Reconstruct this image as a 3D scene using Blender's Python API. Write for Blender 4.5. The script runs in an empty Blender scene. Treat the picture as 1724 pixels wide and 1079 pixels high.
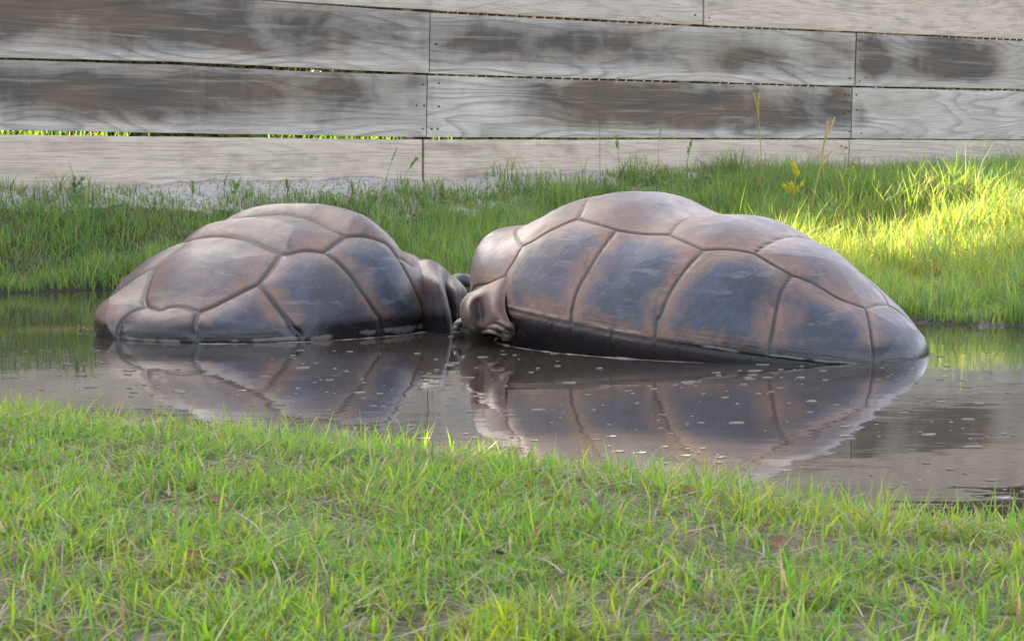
import bpy, math, random
import numpy as np
from mathutils import Vector, Matrix
R_ = math.radians
rng = np.random.default_rng(7)
random.seed(7)
SC = bpy.context.scene
COL = SC.collection

# ------------------------------------------------------------------ camera, sky, sun, exposure
CAM_H = 0.44                                   # above the water, which is z = 0
FPX = 3450.0                                   # focal length in pixels of a 1724 px wide picture
PITCH = math.atan((539.5 - 266.0) / FPX)
cam = bpy.data.cameras.new('camera')
cam.sensor_width = 36.0
cam.lens = 36.0 * FPX / 1724.0
cam.clip_start = 0.05
cam.clip_end = 2000.0
cam.dof.use_dof = True
cam.dof.focus_distance = 4.9
cam.dof.aperture_fstop = 40.0
camo = bpy.data.objects.new('camera', cam)
camo.location = (0, 0, CAM_H)
camo.rotation_euler = (math.pi / 2 - PITCH, 0, 0)
COL.objects.link(camo)
SC.camera = camo

SUN_EL = R_(33.0)
TO_SUN = np.array([-0.585, 0.811])             # horizontal direction towards the sun
SUN_ROT = math.atan2(TO_SUN[0], TO_SUN[1])
world = bpy.data.worlds.new('World')
SC.world = world
world.use_nodes = True
wn = world.node_tree
bg = wn.nodes['Background']
sky = wn.nodes.new('ShaderNodeTexSky')
sky.sky_type = 'NISHITA'
sky.sun_disc = False
sky.sun_elevation = SUN_EL
sky.sun_rotation = SUN_ROT
sky.air_density = 0.6
sky.dust_density = 3.0
sky.ozone_density = 0.0
bg.inputs['Strength'].default_value = 0.15
hz_ = wn.nodes.new('ShaderNodeHueSaturation')      # thin milky haze over the whole sky: paler blue
hz_.inputs['Saturation'].default_value = 0.55
wn.links.new(sky.outputs[0], hz_.inputs['Color'])
wn.links.new(hz_.outputs[0], bg.inputs[0])

sl = bpy.data.lights.new('sun', 'SUN')
sl.energy = 4.6
sl.angle = R_(0.5)
sl.color = (1.0, 0.87, 0.64)
so = bpy.data.objects.new('sun', sl)
sd = Vector((TO_SUN[0] * math.cos(SUN_EL), TO_SUN[1] * math.cos(SUN_EL), math.sin(SUN_EL)))
so.rotation_euler = sd.to_track_quat('Z', 'Y').to_euler()
so.location = (-6, 9, 8)
COL.objects.link(so)

SC.view_settings.view_transform = 'Standard'
SC.view_settings.look = 'None'
SC.view_settings.gamma = 1.0
SC.view_settings.use_curve_mapping = False
SC.view_settings.exposure = 2.72

# ------------------------------------------------------------------ helpers
def empty(name, loc=(0, 0, 0), rz=0.0):
    o = bpy.data.objects.new(name, None)
    o.location = loc
    o.rotation_euler = (0, 0, rz)
    o.empty_display_size = 0.1
    COL.objects.link(o)
    return o

def tag(o, label=None, cat=None, group=None, kind=None):
    if label: o['label'] = label
    if cat: o['category'] = cat
    if group: o['group'] = group
    if kind: o['kind'] = kind
    return o

def make_mesh(name, V, polys, attrs=None, smooth=True, normals=None):
    """V (n,3); polys: list of index arrays, each (m,k)"""
    me = bpy.data.meshes.new(name)
    V = np.asarray(V, np.float32)
    polys = [np.asarray(p, np.int32) for p in polys if len(p)]
    nl = sum(p.size for p in polys)
    nf = sum(len(p) for p in polys)
    me.vertices.add(len(V))
    me.vertices.foreach_set('co', V.ravel())
    me.loops.add(nl)
    me.loops.foreach_set('vertex_index', np.concatenate([p.ravel() for p in polys]))
    me.polygons.add(nf)
    st = []
    c = 0
    for p in polys:
        st.append(c + np.arange(len(p), dtype=np.int32) * p.shape[1])
        c += p.size
    me.polygons.foreach_set('loop_start', np.concatenate(st))
    me.polygons.foreach_set('use_smooth', np.full(nf, smooth, dtype=bool))
    for k, a in (attrs or {}).items():
        a = np.asarray(a, np.float32)
        if a.ndim == 1:
            at = me.attributes.new(k, 'FLOAT', 'POINT')
            at.data.foreach_set('value', a)
        else:
            if a.shape[1] == 3:
                a = np.concatenate([a, np.ones((len(a), 1), np.float32)], 1)
            at = me.attributes.new(k, 'FLOAT_COLOR', 'POINT')
            at.data.foreach_set('color', a.ravel())
    me.update(calc_edges=True)
    me.validate()
    if normals is not None:
        me.normals_split_custom_set_from_vertices(np.asarray(normals, np.float32).tolist())
    return me

def link(name, me, mat=None, parent=None, loc=None, rz=0.0):
    o = bpy.data.objects.new(name, me)
    if mat is not None and len(me.materials) == 0:
        me.materials.append(mat)
    if loc is not None:
        o.location = loc
    o.rotation_euler = (0, 0, rz)
    if parent is not None:
        o.parent = parent
    COL.objects.link(o)
    return o

def hash2(ix, iy, seed=0):
    h = np.sin(ix * 127.1 + iy * 311.7 + seed * 74.7) * 43758.5453
    return h - np.floor(h)

def vnoise(x, y, seed=0):
    ix, iy = np.floor(x), np.floor(y)
    fx, fy = x - ix, y - iy
    fx = fx * fx * (3 - 2 * fx)
    fy = fy * fy * (3 - 2 * fy)
    a = hash2(ix, iy, seed); b = hash2(ix + 1, iy, seed)
    c = hash2(ix, iy + 1, seed); d = hash2(ix + 1, iy + 1, seed)
    return (a * (1 - fx) + b * fx) * (1 - fy) + (c * (1 - fx) + d * fx) * fy

def fbm(x, y, seed=0, o=3):
    s = 0; a = .5; t = 0
    for k in range(o):
        s = s + a * vnoise(x * 2 ** k, y * 2 ** k, seed + k * 3); t += a; a *= .5
    return s / t

def sstep(a, b, x):
    t = np.clip((x - a) / (b - a), 0, 1)
    return t * t * (3 - 2 * t)

def ray(px, py):
    c, s = math.cos(PITCH), math.sin(PITCH)
    u, v = (px - 862.0) / FPX, (539.5 - py) / FPX
    return np.array([u, c + v * s, -s + v * c])

def on_ground(px, py):
    """the point of the terrain seen at a pixel (of the 1724 px picture)"""
    d = ray(px, py)
    t = np.arange(1.2, 12.0, 0.008)
    p = np.array([0, 0, CAM_H]) + d * t[:, None]
    hit = (p[:, 2] <= ground_z(p[:, 0], p[:, 1])) | (fence_d(p[:, 0], p[:, 1]) < 0.03)
    return p[np.argmax(hit)] if hit.any() else p[-1]

def spline_pts(pts, n=8):
    P = np.asarray(pts, float)
    Q = np.vstack([2 * P[0] - P[1], P, 2 * P[-1] - P[-2]])
    out = []
    for i in range(1, len(Q) - 2):
        t = np.linspace(0, 1, n, endpoint=False)[:, None]
        a, b, c, d = Q[i - 1], Q[i], Q[i + 1], Q[i + 2]
        out.append(.5 * ((2 * b) + (c - a) * t + (2 * a - 5 * b + 4 * c - d) * t ** 2 + (3 * b - a - 3 * c + d) * t ** 3))
    out.append(P[-1:])
    return np.vstack(out)

def tube(pts, rads, seg=6, cap=True):
    P = np.asarray(pts, float)
    n = len(P)
    T = np.gradient(P, axis=0)
    T /= np.linalg.norm(T, axis=1)[:, None] + 1e-9
    up = np.array([0, 0, 1.]) if abs(T[0, 2]) < .9 else np.array([1., 0, 0])
    V = []
    for i in range(n):
        a = np.cross(T[i], up); a /= np.linalg.norm(a) + 1e-9
        b = np.cross(a, T[i])
        th = np.arange(seg) * 2 * math.pi / seg
        V.append(P[i] + rads[i] * (np.cos(th)[:, None] * a + np.sin(th)[:, None] * b))
    V = np.vstack(V)
    q = []
    for i in range(n - 1):
        for j in range(seg):
            q.append((i * seg + j, i * seg + (j + 1) % seg, (i + 1) * seg + (j + 1) % seg, (i + 1) * seg + j))
    q = np.array(q)
    if cap:
        V = np.vstack([V, P[:1], P[-1:]])
        k = n * seg
        tr = [(k, (j + 1) % seg, j) for j in range(seg)] + [(k + 1, (n - 1) * seg + j, (n - 1) * seg + (j + 1) % seg) for j in range(seg)]
        return V, q, np.array(tr)
    return V, q, np.zeros((0, 3), int)

def join(parts):
    V = []; q = []; t = []; c = 0
    for v, a, b in parts:
        V.append(v)
        if len(a): q.append(np.asarray(a) + c)
        if len(b): t.append(np.asarray(b) + c)
        c += len(v)
    return np.vstack(V), (np.vstack(q) if q else np.zeros((0, 4), int)), (np.vstack(t) if t else np.zeros((0, 3), int))

# ------------------------------------------------------------------ materials
class NT:
    def __init__(self, name):
        self.m = bpy.data.materials.new(name)
        self.m.use_nodes = True
        self.t = self.m.node_tree
        self.b = self.t.nodes['Principled BSDF']
        self.out = self.t.nodes['Material Output']
    def n(self, typ, **kw):
        o = self.t.nodes.new('ShaderNode' + typ)
        ins = kw.pop('ins', {})
        for k, v in kw.items(): setattr(o, k, v)
        for k, v in ins.items():
            s = o.inputs[k]
            if hasattr(v, 'is_linked') or isinstance(v, bpy.types.NodeSocket): self.t.links.new(v, s)
            else: s.default_value = v
        return o
    def set(self, k, v):
        if isinstance(v, bpy.types.NodeSocket): self.t.links.new(v, self.b.inputs[k])
        else: self.b.inputs[k].default_value = v
    def math(self, op, a, b=0.0, c=0.0, clamp=False):
        o = self.n('Math', operation=op, use_clamp=clamp)
        for i, v in enumerate((a, b, c)):
            if isinstance(v, bpy.types.NodeSocket): self.t.links.new(v, o.inputs[i])
            else: o.inputs[i].default_value = v
        return o.outputs[0]
    def mix(self, f, a, b, mode='MIX'):
        o = self.n('Mix', data_type='RGBA', blend_type=mode)
        for i, v in ((0, f), (6, a), (7, b)):
            if isinstance(v, bpy.types.NodeSocket): self.t.links.new(v, o.inputs[i])
            else: o.inputs[i].default_value = v if i == 0 else (*v, 1.0)
        return o.outputs[2]
    def ramp(self, f, stops, interp='LINEAR'):
        o = self.n('ValToRGB')
        o.color_ramp.interpolation = interp
        el = o.color_ramp.elements
        while len(el) < len(stops): el.new(0.5)
        for e, (p, c) in zip(el, stops):
            e.position = p
            e.color = (c, c, c, 1) if isinstance(c, (int, float)) else (*c, 1)
        self.t.links.new(f, o.inputs[0])
        return o.outputs[0]
    def noise(self, vec, scale, detail=3.0, rough=0.55, dist=0.0):
        o = self.n('TexNoise', ins={'Scale': scale, 'Detail': detail, 'Roughness': rough, 'Distortion': dist})
        if vec is not None: self.t.links.new(vec, o.inputs['Vector'])
        return o.outputs[0]
    def attr(self, name, out='Fac', typ='GEOMETRY'):
        o = self.n('Attribute', attribute_name=name, attribute_type=typ)
        return o.outputs[out]
    def mapping(self, vec, scale=(1, 1, 1), loc=(0, 0, 0)):
        o = self.n('Mapping')
        self.t.links.new(vec, o.inputs[0])
        o.inputs['Scale'].default_value = scale
        if isinstance(loc, bpy.types.NodeSocket): self.t.links.new(loc, o.inputs['Location'])
        else: o.inputs['Location'].default_value = loc
        return o.outputs[0]
    def bump(self, h, strength, dist):
        o = self.n('Bump', ins={'Strength': strength, 'Distance': dist})
        self.t.links.new(h, o.inputs['Height'])
        self.t.links.new(o.outputs[0], self.b.inputs['Normal'])
        return o

def mat_wood():
    M = NT('weathered_board')
    oc = M.n('TexCoord').outputs['Object']
    rnd = M.n('ObjectInfo').outputs['Random']
    off = M.n('CombineXYZ')
    M.t.links.new(M.math('MULTIPLY', rnd, 37.0), off.inputs[0])
    M.t.links.new(M.math('MULTIPLY', rnd, 91.0), off.inputs[1])
    M.t.links.new(M.math('MULTIPLY', rnd, 53.0), off.inputs[2])
    add = M.n('VectorMath', operation='ADD')
    M.t.links.new(oc, add.inputs[0]); M.t.links.new(off.outputs[0], add.inputs[1])
    v = add.outputs[0]
    stain = M.attr('stain')
    pale = M.attr('pale')
    # cathedral grain: contour lines of a stretched field
    fld = M.noise(M.mapping(v, (0.9, 1, 5.4)), 1.0, 1.6, 0.42, 0.25)
    sep = M.n('SeparateXYZ'); M.t.links.new(v, sep.inputs[0])
    h = M.math('ADD', M.math('MULTIPLY', fld, 13.0), M.math('MULTIPLY', sep.outputs[2], 18.0))
    fr = M.math('FRACT', h)
    line = M.ramp(fr, [(0.0, 0.05), (0.45, 0.05), (0.86, 1.0), (1.0, 0.05)])
    fib = M.noise(M.mapping(v, (6, 1, 210)), 1.0, 4.0, 0.65)
    fib2 = M.noise(M.mapping(v, (2.5, 1, 60)), 1.0, 3.0, 0.6)
    blo = M.noise(M.mapping(v, (2.4, 1, 6)), 1.0, 5.0, 0.62, 0.6)
    streak = M.noise(M.mapping(v, (10, 1, 1.6)), 1.0, 3.0, 0.55)
    base = M.mix(M.ramp(blo, [(0.3, 0), (0.7, 1)]), (0.37, 0.32, 0.265), (0.60, 0.54, 0.47))
    base = M.mix(M.math('MULTIPLY', pale, 0.75), base, (0.58, 0.45, 0.335))
    # pinkish-brown rubs on the pale boards
    rub = M.ramp(M.noise(M.mapping(v, (7, 1, 16)), 1.0, 4.0, 0.65), [(0.5, 0), (0.66, 1)])
    base = M.mix(M.math('MULTIPLY', M.math('MULTIPLY', rub, pale), 0.42), base, (0.34, 0.235, 0.17))
    # stains
    st = M.math('ADD', stain, M.math('MULTIPLY', M.math('SUBTRACT', blo, 0.5), 2.0))
    st = M.math('ADD', st, M.math('MULTIPLY', M.math('SUBTRACT', streak, 0.5), 0.45))
    st = M.ramp(st, [(0.12, 0), (0.95, 1)])
    warm = M.noise(M.mapping(v, (2.2, 1, 7)), 1.0, 3.0, 0.5)
    dark = M.mix(M.ramp(warm, [(0.42, 0), (0.62, 1)]), (0.062, 0.053, 0.045), (0.125, 0.078, 0.047))
    base = M.mix(M.math('MULTIPLY', st, 0.94), base, dark)
    # pale vertical drip marks
    drip = M.ramp(streak, [(0.64, 0), (0.76, 1)])
    base = M.mix(M.math('MULTIPLY', drip, 0.10), base, (0.62, 0.585, 0.54))
    gl = M.math('MULTIPLY', line, M.math('MULTIPLY', M.ramp(blo, [(0.38, 0.16), (0.62, 0.58)]), M.math('SUBTRACT', 1.0, M.math('MULTIPLY', pale, 0.8))))
    base = M.mix(gl, base, (0.075, 0.063, 0.055))
    base = M.mix(M.ramp(fib, [(0.36, 0.40), (0.54, 0.0)]), base, (0.12, 0.105, 0.09))
    base = M.mix(M.ramp(fib2, [(0.54, 0.0), (0.76, 0.22)]), base, (0.60, 0.55, 0.49))
    M.set('Base Color', base)
    M.set('Roughness', 0.85)
    M.set('Specular IOR Level', 0.25)
    hh = M.math('ADD', M.math('MULTIPLY', fib, 1.0), M.math('MULTIPLY', line, -0.6))
    M.bump(hh, 0.55, 0.003)
    return M.m

def mat_simple(name, col, rough=0.7, spec=0.3, var=0.25, scale=30.0, metal=0.0, bump=0.0):
    M = NT(name)
    oc = M.n('TexCoord').outputs['Object']
    nz = M.noise(oc, scale, 4.0, 0.6)
    d = tuple(c * (1 - var) for c in col); l = tuple(min(1, c * (1 + var)) for c in col)
    M.set('Base Color', M.mix(M.ramp(nz, [(0.3, 0), (0.7, 1)]), d, l))
    M.set('Roughness', rough); M.set('Specular IOR Level', spec); M.set('Metallic', metal)
    if bump: M.bump(nz, bump, 0.01)
    return M.m

def mat_grass(name, trans=0.45, rough=0.5):
    M = NT(name)
    c = M.attr('Col', 'Color')
    M.set('Base Color', c)
    M.set('Roughness', rough)
    M.set('Specular IOR Level', 0.35)
    tr = M.n('BsdfTranslucent')
    hs = M.n('HueSaturation', ins={'Saturation': 1.1, 'Value': 1.35})
    M.t.links.new(c, hs.inputs['Color'])
    M.t.links.new(hs.outputs[0], tr.inputs[0])
    mx = M.n('MixShader', ins={0: trans})
    M.t.links.new(M.b.outputs[0], mx.inputs[1]); M.t.links.new(tr.outputs[0], mx.inputs[2])
    M.t.links.new(mx.outputs[0], M.out.inputs[0])
    return M.m

def mat_ground():
    M = NT('bank_soil')
    oc = M.n('TexCoord').outputs['Object']
    sand = M.attr('sand')
    n1 = M.noise(oc, 9.0, 5.0, 0.65)
    n2 = M.noise(oc, 70.0, 5.0, 0.7)
    soil = M.mix(M.ramp(n1, [(0.35, 0), (0.65, 1)]), (0.085, 0.075, 0.045), (0.16, 0.14, 0.09))
    soil = M.mix(M.ramp(n2, [(0.45, 0), (0.7, 0.7)]), soil, (0.055, 0.07, 0.022))
    soil = M.mix(M.ramp(n2, [(0.60, 0), (0.78, 0.5)]), soil, (0.30, 0.26, 0.22))
    sn = M.mix(M.ramp(n2, [(0.35, 0), (0.62, 1)]), (0.36, 0.315, 0.27), (0.62, 0.55, 0.48))
    sn = M.mix(M.ramp(n1, [(0.56, 0), (0.72, 0.5)]), sn, (0.40, 0.35, 0.31))
    f = M.math('ADD', sand, M.math('MULTIPLY', M.math('SUBTRACT', n1, 0.5), 0.9))
    gz = M.n('SeparateXYZ', ins={0: oc}).outputs[2]
    mud = M.ramp(M.math('ADD', gz, M.math('MULTIPLY', M.math('SUBTRACT', n1, 0.5), 0.05)), [(0.012, 1), (0.04, 0)])
    M.set('Base Color', M.mix(mud, M.mix(M.ramp(f, [(0.45, 0), (0.6, 1)]), soil, sn), (0.045, 0.034, 0.026)))
    M.set('Roughness', M.math('SUBTRACT', 0.95, M.math('MULTIPLY', mud, 0.6))); M.set('Specular IOR Level', 0.3)
    M.bump(M.math('ADD', n2, n1), 0.8, 0.02)
    return M.m

def mat_water():
    M = NT('pond_water')
    oc = M.n('TexCoord').outputs['Object']
    n1 = M.noise(M.mapping(oc, (1, 1.6, 1)), 3.0, 3.0, 0.5)
    n2 = M.noise(M.mapping(oc, (1, 1.4, 1)), 14.0, 2.0, 0.5)
    M.set('Base Color', M.mix(n1, (0.036, 0.028, 0.021), (0.052, 0.041, 0.032)))
    M.set('Roughness', 0.022)
    M.set('IOR', 1.40)
    M.set('Specular IOR Level', 0.62)
    M.bump(M.math('ADD', n1, M.math('MULTIPLY', n2, 0.15)), 0.075, 0.012)
    return M.m

def mat_shell(name, warm, seed, groove):
    M = NT(name)
    oc = M.n('TexCoord').outputs['Object']
    v = M.mapping(oc, (1, 1, 1), (seed, seed * .7, 0))
    d = M.attr('seam'); cd = M.attr('centre'); wz = M.attr('wet'); ring = M.attr('ring')
    n1 = M.noise(v, 5.5, 5.0, 0.62, 0.3)
    n2 = M.noise(v, 26.0, 4.0, 0.65)
    n3 = M.noise(v, 120.0, 3.0, 0.7)
    vv = M.mapping(oc, (9, 9, 50), (seed, 0, 0))
    n4 = M.noise(vv, 1.0, 3.0, 0.6)
    brown = M.mix(M.ramp(n1, [(0.32, 0), (0.68, 1)]), tuple(c * .72 for c in warm), tuple(c * 1.28 for c in warm))
    pink = M.ramp(M.noise(v, 8.0, 4.0, 0.6), [(0.5, 0), (0.68, 0.55)])
    brown = M.mix(pink, brown, (0.235, 0.122, 0.092))
    grey = M.mix(M.ramp(n2, [(0.35, 0), (0.7, 1)]), (0.016, 0.023, 0.038), (0.046, 0.060, 0.092))
    # worn, darker plate middles with ragged outline
    f = M.math('ADD', M.math('MULTIPLY', d, 14.5), M.math('MULTIPLY', M.math('SUBTRACT', n1, 0.5), 2.2))
    f = M.math('ADD', f, M.math('MULTIPLY', M.math('SUBTRACT', n2, 0.5), 1.5))
    f = M.math('MULTIPLY', M.ramp(f, [(0.16, 0), (0.90, 0.94)]), cd)
    col = M.mix(f, brown, grey)
    dk = M.ramp(M.noise(v, 6.5, 5.0, 0.65, 0.5), [(0.51, 0), (0.61, 0.75)])
    col = M.mix(dk, col, (0.040, 0.037, 0.038))
    # pale scuffs
    sc = M.ramp(M.math('ADD', n4, M.math('MULTIPLY', n3, 0.25)), [(0.70, 0), (0.86, 0.4)])
    col = M.mix(sc, col, (0.25, 0.215, 0.19))
    col = M.mix(M.ramp(n3, [(0.56, 0), (0.72, 0.30)]), col, (0.035, 0.032, 0.032))
    col = M.mix(M.ramp(n3, [(0.26, 0.22), (0.40, 0)]), col, (0.20, 0.165, 0.14))
    v5 = M.mapping(M.n('Mapping', ins={'Vector': oc, 'Rotation': (0.5, 0.7, 0.4)}).outputs[0], (40, 7, 9), (seed, 0, 3))
    n5 = M.noise(v5, 1.0, 2.0, 0.5, 0.3)
    ln = M.ramp(M.math('ABSOLUTE', M.math('SUBTRACT', n5, 0.5)), [(0.003, 0.20), (0.012, 0.0)])
    col = M.mix(M.math('MULTIPLY', ln, M.ramp(n1, [(0.45, 0), (0.6, 1)])), col, (0.24, 0.21, 0.19))
    chip = M.ramp(M.math('MULTIPLY', M.attr('rimline'), M.math('ADD', n2, 0.25)), [(0.42, 0), (0.62, 0.75)])
    col = M.mix(chip, col, (0.27, 0.235, 0.205))
    # growth rings near the plate edges, and dirt in the seams
    col = M.mix(M.math('MULTIPLY', ring, 0.20), col, (0.03, 0.026, 0.022))
    dn = M.math('ADD', d, M.math('MULTIPLY', M.math('SUBTRACT', n2, 0.5), 0.006))
    sd = M.ramp(M.math('DIVIDE', dn, groove, clamp=True), [(0.25, 0.96), (0.55, 0.6), (1.0, 0.0)])
    col = M.mix(sd, col, (0.026, 0.022, 0.019))
    # wet, algae-dark band at the water, plus painted shade below the rim
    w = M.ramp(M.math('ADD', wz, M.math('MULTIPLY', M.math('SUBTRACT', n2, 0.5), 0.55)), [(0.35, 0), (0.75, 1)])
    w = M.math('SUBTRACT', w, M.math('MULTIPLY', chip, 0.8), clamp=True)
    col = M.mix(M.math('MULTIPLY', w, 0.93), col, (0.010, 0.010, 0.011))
    M.set('Base Color', col)
    rr = M.math('ADD', 0.29, M.math('MULTIPLY', n2, 0.34))
    rr = M.math('SUBTRACT', rr, M.math('MULTIPLY', w, 0.20))
    M.set('Roughness', rr)
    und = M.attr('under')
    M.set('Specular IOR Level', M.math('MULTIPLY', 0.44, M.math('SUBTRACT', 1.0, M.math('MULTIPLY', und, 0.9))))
    hgt = M.math('ADD', M.math('MULTIPLY', n3, 0.35), M.math('ADD', n2, M.math('MULTIPLY', ring, -0.25)))
    M.bump(hgt, 0.30, 0.005)
    return M.m

def mat_skin():
    M = NT('wet_tortoise_skin')
    oc = M.n('TexCoord').outputs['Object']
    vo = M.n('TexVoronoi', ins={'Scale': 55.0}); M.t.links.new(oc, vo.inputs['Vector'])
    M.set('Base Color', M.mix(M.noise(oc, 14.0), (0.030, 0.027, 0.026), (0.085, 0.072, 0.064)))
    M.set('Roughness', 0.42)
    M.bump(vo.outputs['Distance'], 0.5, 0.004)
    return M.m

MW = mat_wood()
MG = mat_grass('grass_blades', 0.45)
ML = mat_grass('tree_leaves', 0.35)
MGR = mat_ground()
MWA = mat_water()
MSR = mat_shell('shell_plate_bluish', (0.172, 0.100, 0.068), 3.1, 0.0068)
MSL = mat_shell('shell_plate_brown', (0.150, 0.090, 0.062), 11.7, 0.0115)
MSK = mat_skin()
MBARK = mat_simple('bark', (0.14, 0.105, 0.08), 0.9, 0.1, 0.45, 18.0, bump=0.8)
MPOST = mat_simple('dark_post', (0.11, 0.09, 0.07), 0.9, 0.1, 0.4, 20.0)
MWIRE = mat_simple('rusty_wire', (0.17, 0.13, 0.11), 0.6, 0.4, 0.4, 60.0, metal=0.6)
MNAIL = mat_simple('rusty_nail', (0.10, 0.05, 0.03), 0.7, 0.3, 0.4, 200.0)
MSCUM = mat_simple('pale_scum', (0.19, 0.16, 0.138), 0.6, 0.3, 0.4, 60.0)
MSTRAW = mat_simple('dry_straw', (0.42, 0.33, 0.17), 0.6, 0.3, 0.25, 40.0)
MLEAFD = mat_simple('dead_leaf', (0.15, 0.078, 0.045), 0.7, 0.2, 0.4, 40.0)

# ------------------------------------------------------------------ fence line and terrain
FA = np.array([-1.874, 7.5]); FDIR = np.array([0.811, 0.585]); FN = np.array([0.585, -0.811])   # FN points to the pond
FANG = math.atan2(FDIR[1], FDIR[0])
def fence_d(x, y): return (x - FA[0]) * FN[0] + (y - FA[1]) * FN[1]
def fence_s(x, y): return (x - FA[0]) * FDIR[0] + (y - FA[1]) * FDIR[1]
def at_fence(px, py):
    d = ray(px, py)
    t = ((FA[0]) * FN[0] + FA[1] * FN[1]) / (d[0] * FN[0] + d[1] * FN[1])
    p = np.array([0, 0, CAM_H]) + d * t
    return fence_s(p[0], p[1]), p[2]
FARX = [-12, -6, -4, -2.5, -1.4, -0.8, -0.1, 0.6, 1.16, 2.0, 3.0, 5.0, 9.0]
FARY = [0.2, 3.9, 5.0, 6.15, 6.84, 6.92, 6.62, 6.05, 5.44, 5.05, 4.75, 4.4, 3.6]
NEAX = [-12, -6, -4, -2, -0.85, -0.23, 0.18, 0.43, 0.61, 2.0, 4.0, 9.0]
NEAY = [0.2, 3.7, 4.1, 3.8, 3.36, 3.02, 2.68, 2.45, 2.33, 2.2, 2.5, 3.6]
def shore_wob(x): return 0.06 * (vnoise(x * 4.0, x * 0 + 3.3, 5) - .5) + 0.05 * (vnoise(x * 11.0, x * 0 + 1.3, 6) - .5)
def far_y(x): return np.interp(x, FARX, FARY) + shore_wob(x)
def near_y(x): return np.interp(x, NEAX, NEAY) + shore_wob(x + 20)
def ground_z(x, y):
    fy, ny = far_y(x), near_y(x)
    fd = fence_d(x, y)
    hf = 0.30 + 0.06 * sstep(0, 4.5, fence_s(x, y))
    t = np.minimum(y - ny, fy - y)
    bed = -0.28 * sstep(0.0, 0.5, t)
    near = 0.006 + 0.045 * sstep(0, 0.35, ny - y) + 0.008 * (fbm(x * 5, y * 5, 3) - .5)
    up = np.clip((y - fy) / np.maximum((y - fy) + np.maximum(fd, 0) * 1.2, 1e-3), 0, 1)
    rough = (fbm(x * 3.5, y * 3.5, 9) - .5) * 0.07 + (fbm(x * 11, y * 11, 19) - .5) * 0.03
    dipm = sstep(.3, 1.2, fence_s(x, y)) * sstep(3.4, 2.4, fence_s(x, y))
    far = 0.01 + hf * ((0.55 * up + 0.45 * sstep(0, 1, up)) * (1 - dipm) + dipm * np.clip(up, 0, 1) ** 2.0) + rough * sstep(0, .25, up)
    far = far + .035 * np.exp(-(np.maximum(fd, 0) / .22) ** 2) * sstep(4.4, 3.2, fence_s(x, y)) - .02 * np.exp(-((fd - .65) / .25) ** 2) * sstep(4.4, 3.2, fence_s(x, y)) * sstep(0, .3, y - fy)
    far = np.where(fd < 0, hf + rough * .5, far)
    return np.where(t > 0, bed, np.where(y > .5 * (fy + ny), far, near))

def axis(lo, hi, step, far, nfar):
    c = np.arange(lo, hi, step)
    g = np.geomspace(step, far, nfar)
    return np.concatenate([(lo - g)[::-1], c, hi + g])
gx = axis(-4.0, 5.0, 0.04, 300, 22); gy = axis(0.6, 12.5, 0.04, 300, 22)
GX, GY = np.meshgrid(gx, gy, indexing='ij')
GZ = ground_z(GX.ravel(), GY.ravel())
nx, ny_ = len(gx), len(gy)
ii = np.arange(nx * ny_).reshape(nx, ny_)
Q = np.stack([ii[:-1, :-1], ii[1:, :-1], ii[1:, 1:], ii[:-1, 1:]], -1).reshape(-1, 4)
fdv = fence_d(GX.ravel(), GY.ravel()); fsv = fence_s(GX.ravel(), GY.ravel())
sandm = sstep(0.30, 0.10, fdv) * sstep(-.1, .0, fdv) * sstep(4.3, 3.0, fsv)
sandm = np.maximum(sandm, 0.58 * sstep(.8, .3, fdv) * sstep(-.1, 0, fdv) * sstep(2.4, 1.2, np.abs(fsv - 2.2) * 1.8))
gme = make_mesh('ground', np.stack([GX.ravel(), GY.ravel(), GZ], -1), [Q], {'sand': sandm})
tag(link('ground', gme, MGR), kind='structure')

wx = np.linspace(-11.9, 8.9, 140)
wv = []
for x in wx:
    wv += [(x, float(near_y(np.array([x]))[0]) - .06, 0), (x, float(far_y(np.array([x]))[0]) + .06, 0)]
wq = np.array([(2 * i, 2 * i + 2, 2 * i + 3, 2 * i + 1) for i in range(len(wx) - 1)])
tag(link('water', make_mesh('water', wv, [wq]), MWA), kind='structure')

# ------------------------------------------------------------------ fence
fence = tag(empty('plank_fence', (FA[0], FA[1], 0.27), FANG), 'weathered grey fence of wide horizontal planks behind the pond', 'fence')
Z0 = 0.27
def line_z(pts):
    q = sorted(at_fence(*p) for p in pts)
    S = [a for a, b in q]; Zv = [b for a, b in q]
    return lambda s: float(np.interp(s, S, Zv))
A_bot = line_z([(430, -1), (727, 17), (1185, 42), (1724, 66)])
B_top = line_z([(450, 2.5), (727, 22), (1185, 46), (1443, 56), (1724, 70)])
B_bot = line_z([(0, 97), (300, 104), (500, 113), (727, 124), (1440, 145), (1724, 150)])
C_top = line_z([(0, 101), (300, 110), (500, 120), (720, 127.5), (1436, 148), (1724, 154)])
C_bot = line_z([(0, 219), (717, 231), (1432, 233), (1724, 235)])
D_top = line_z([(0, 227), (715, 235.5), (1430, 235.5), (1724, 237)])
sx = lambda px, py: at_fence(px, py)[0]
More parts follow.
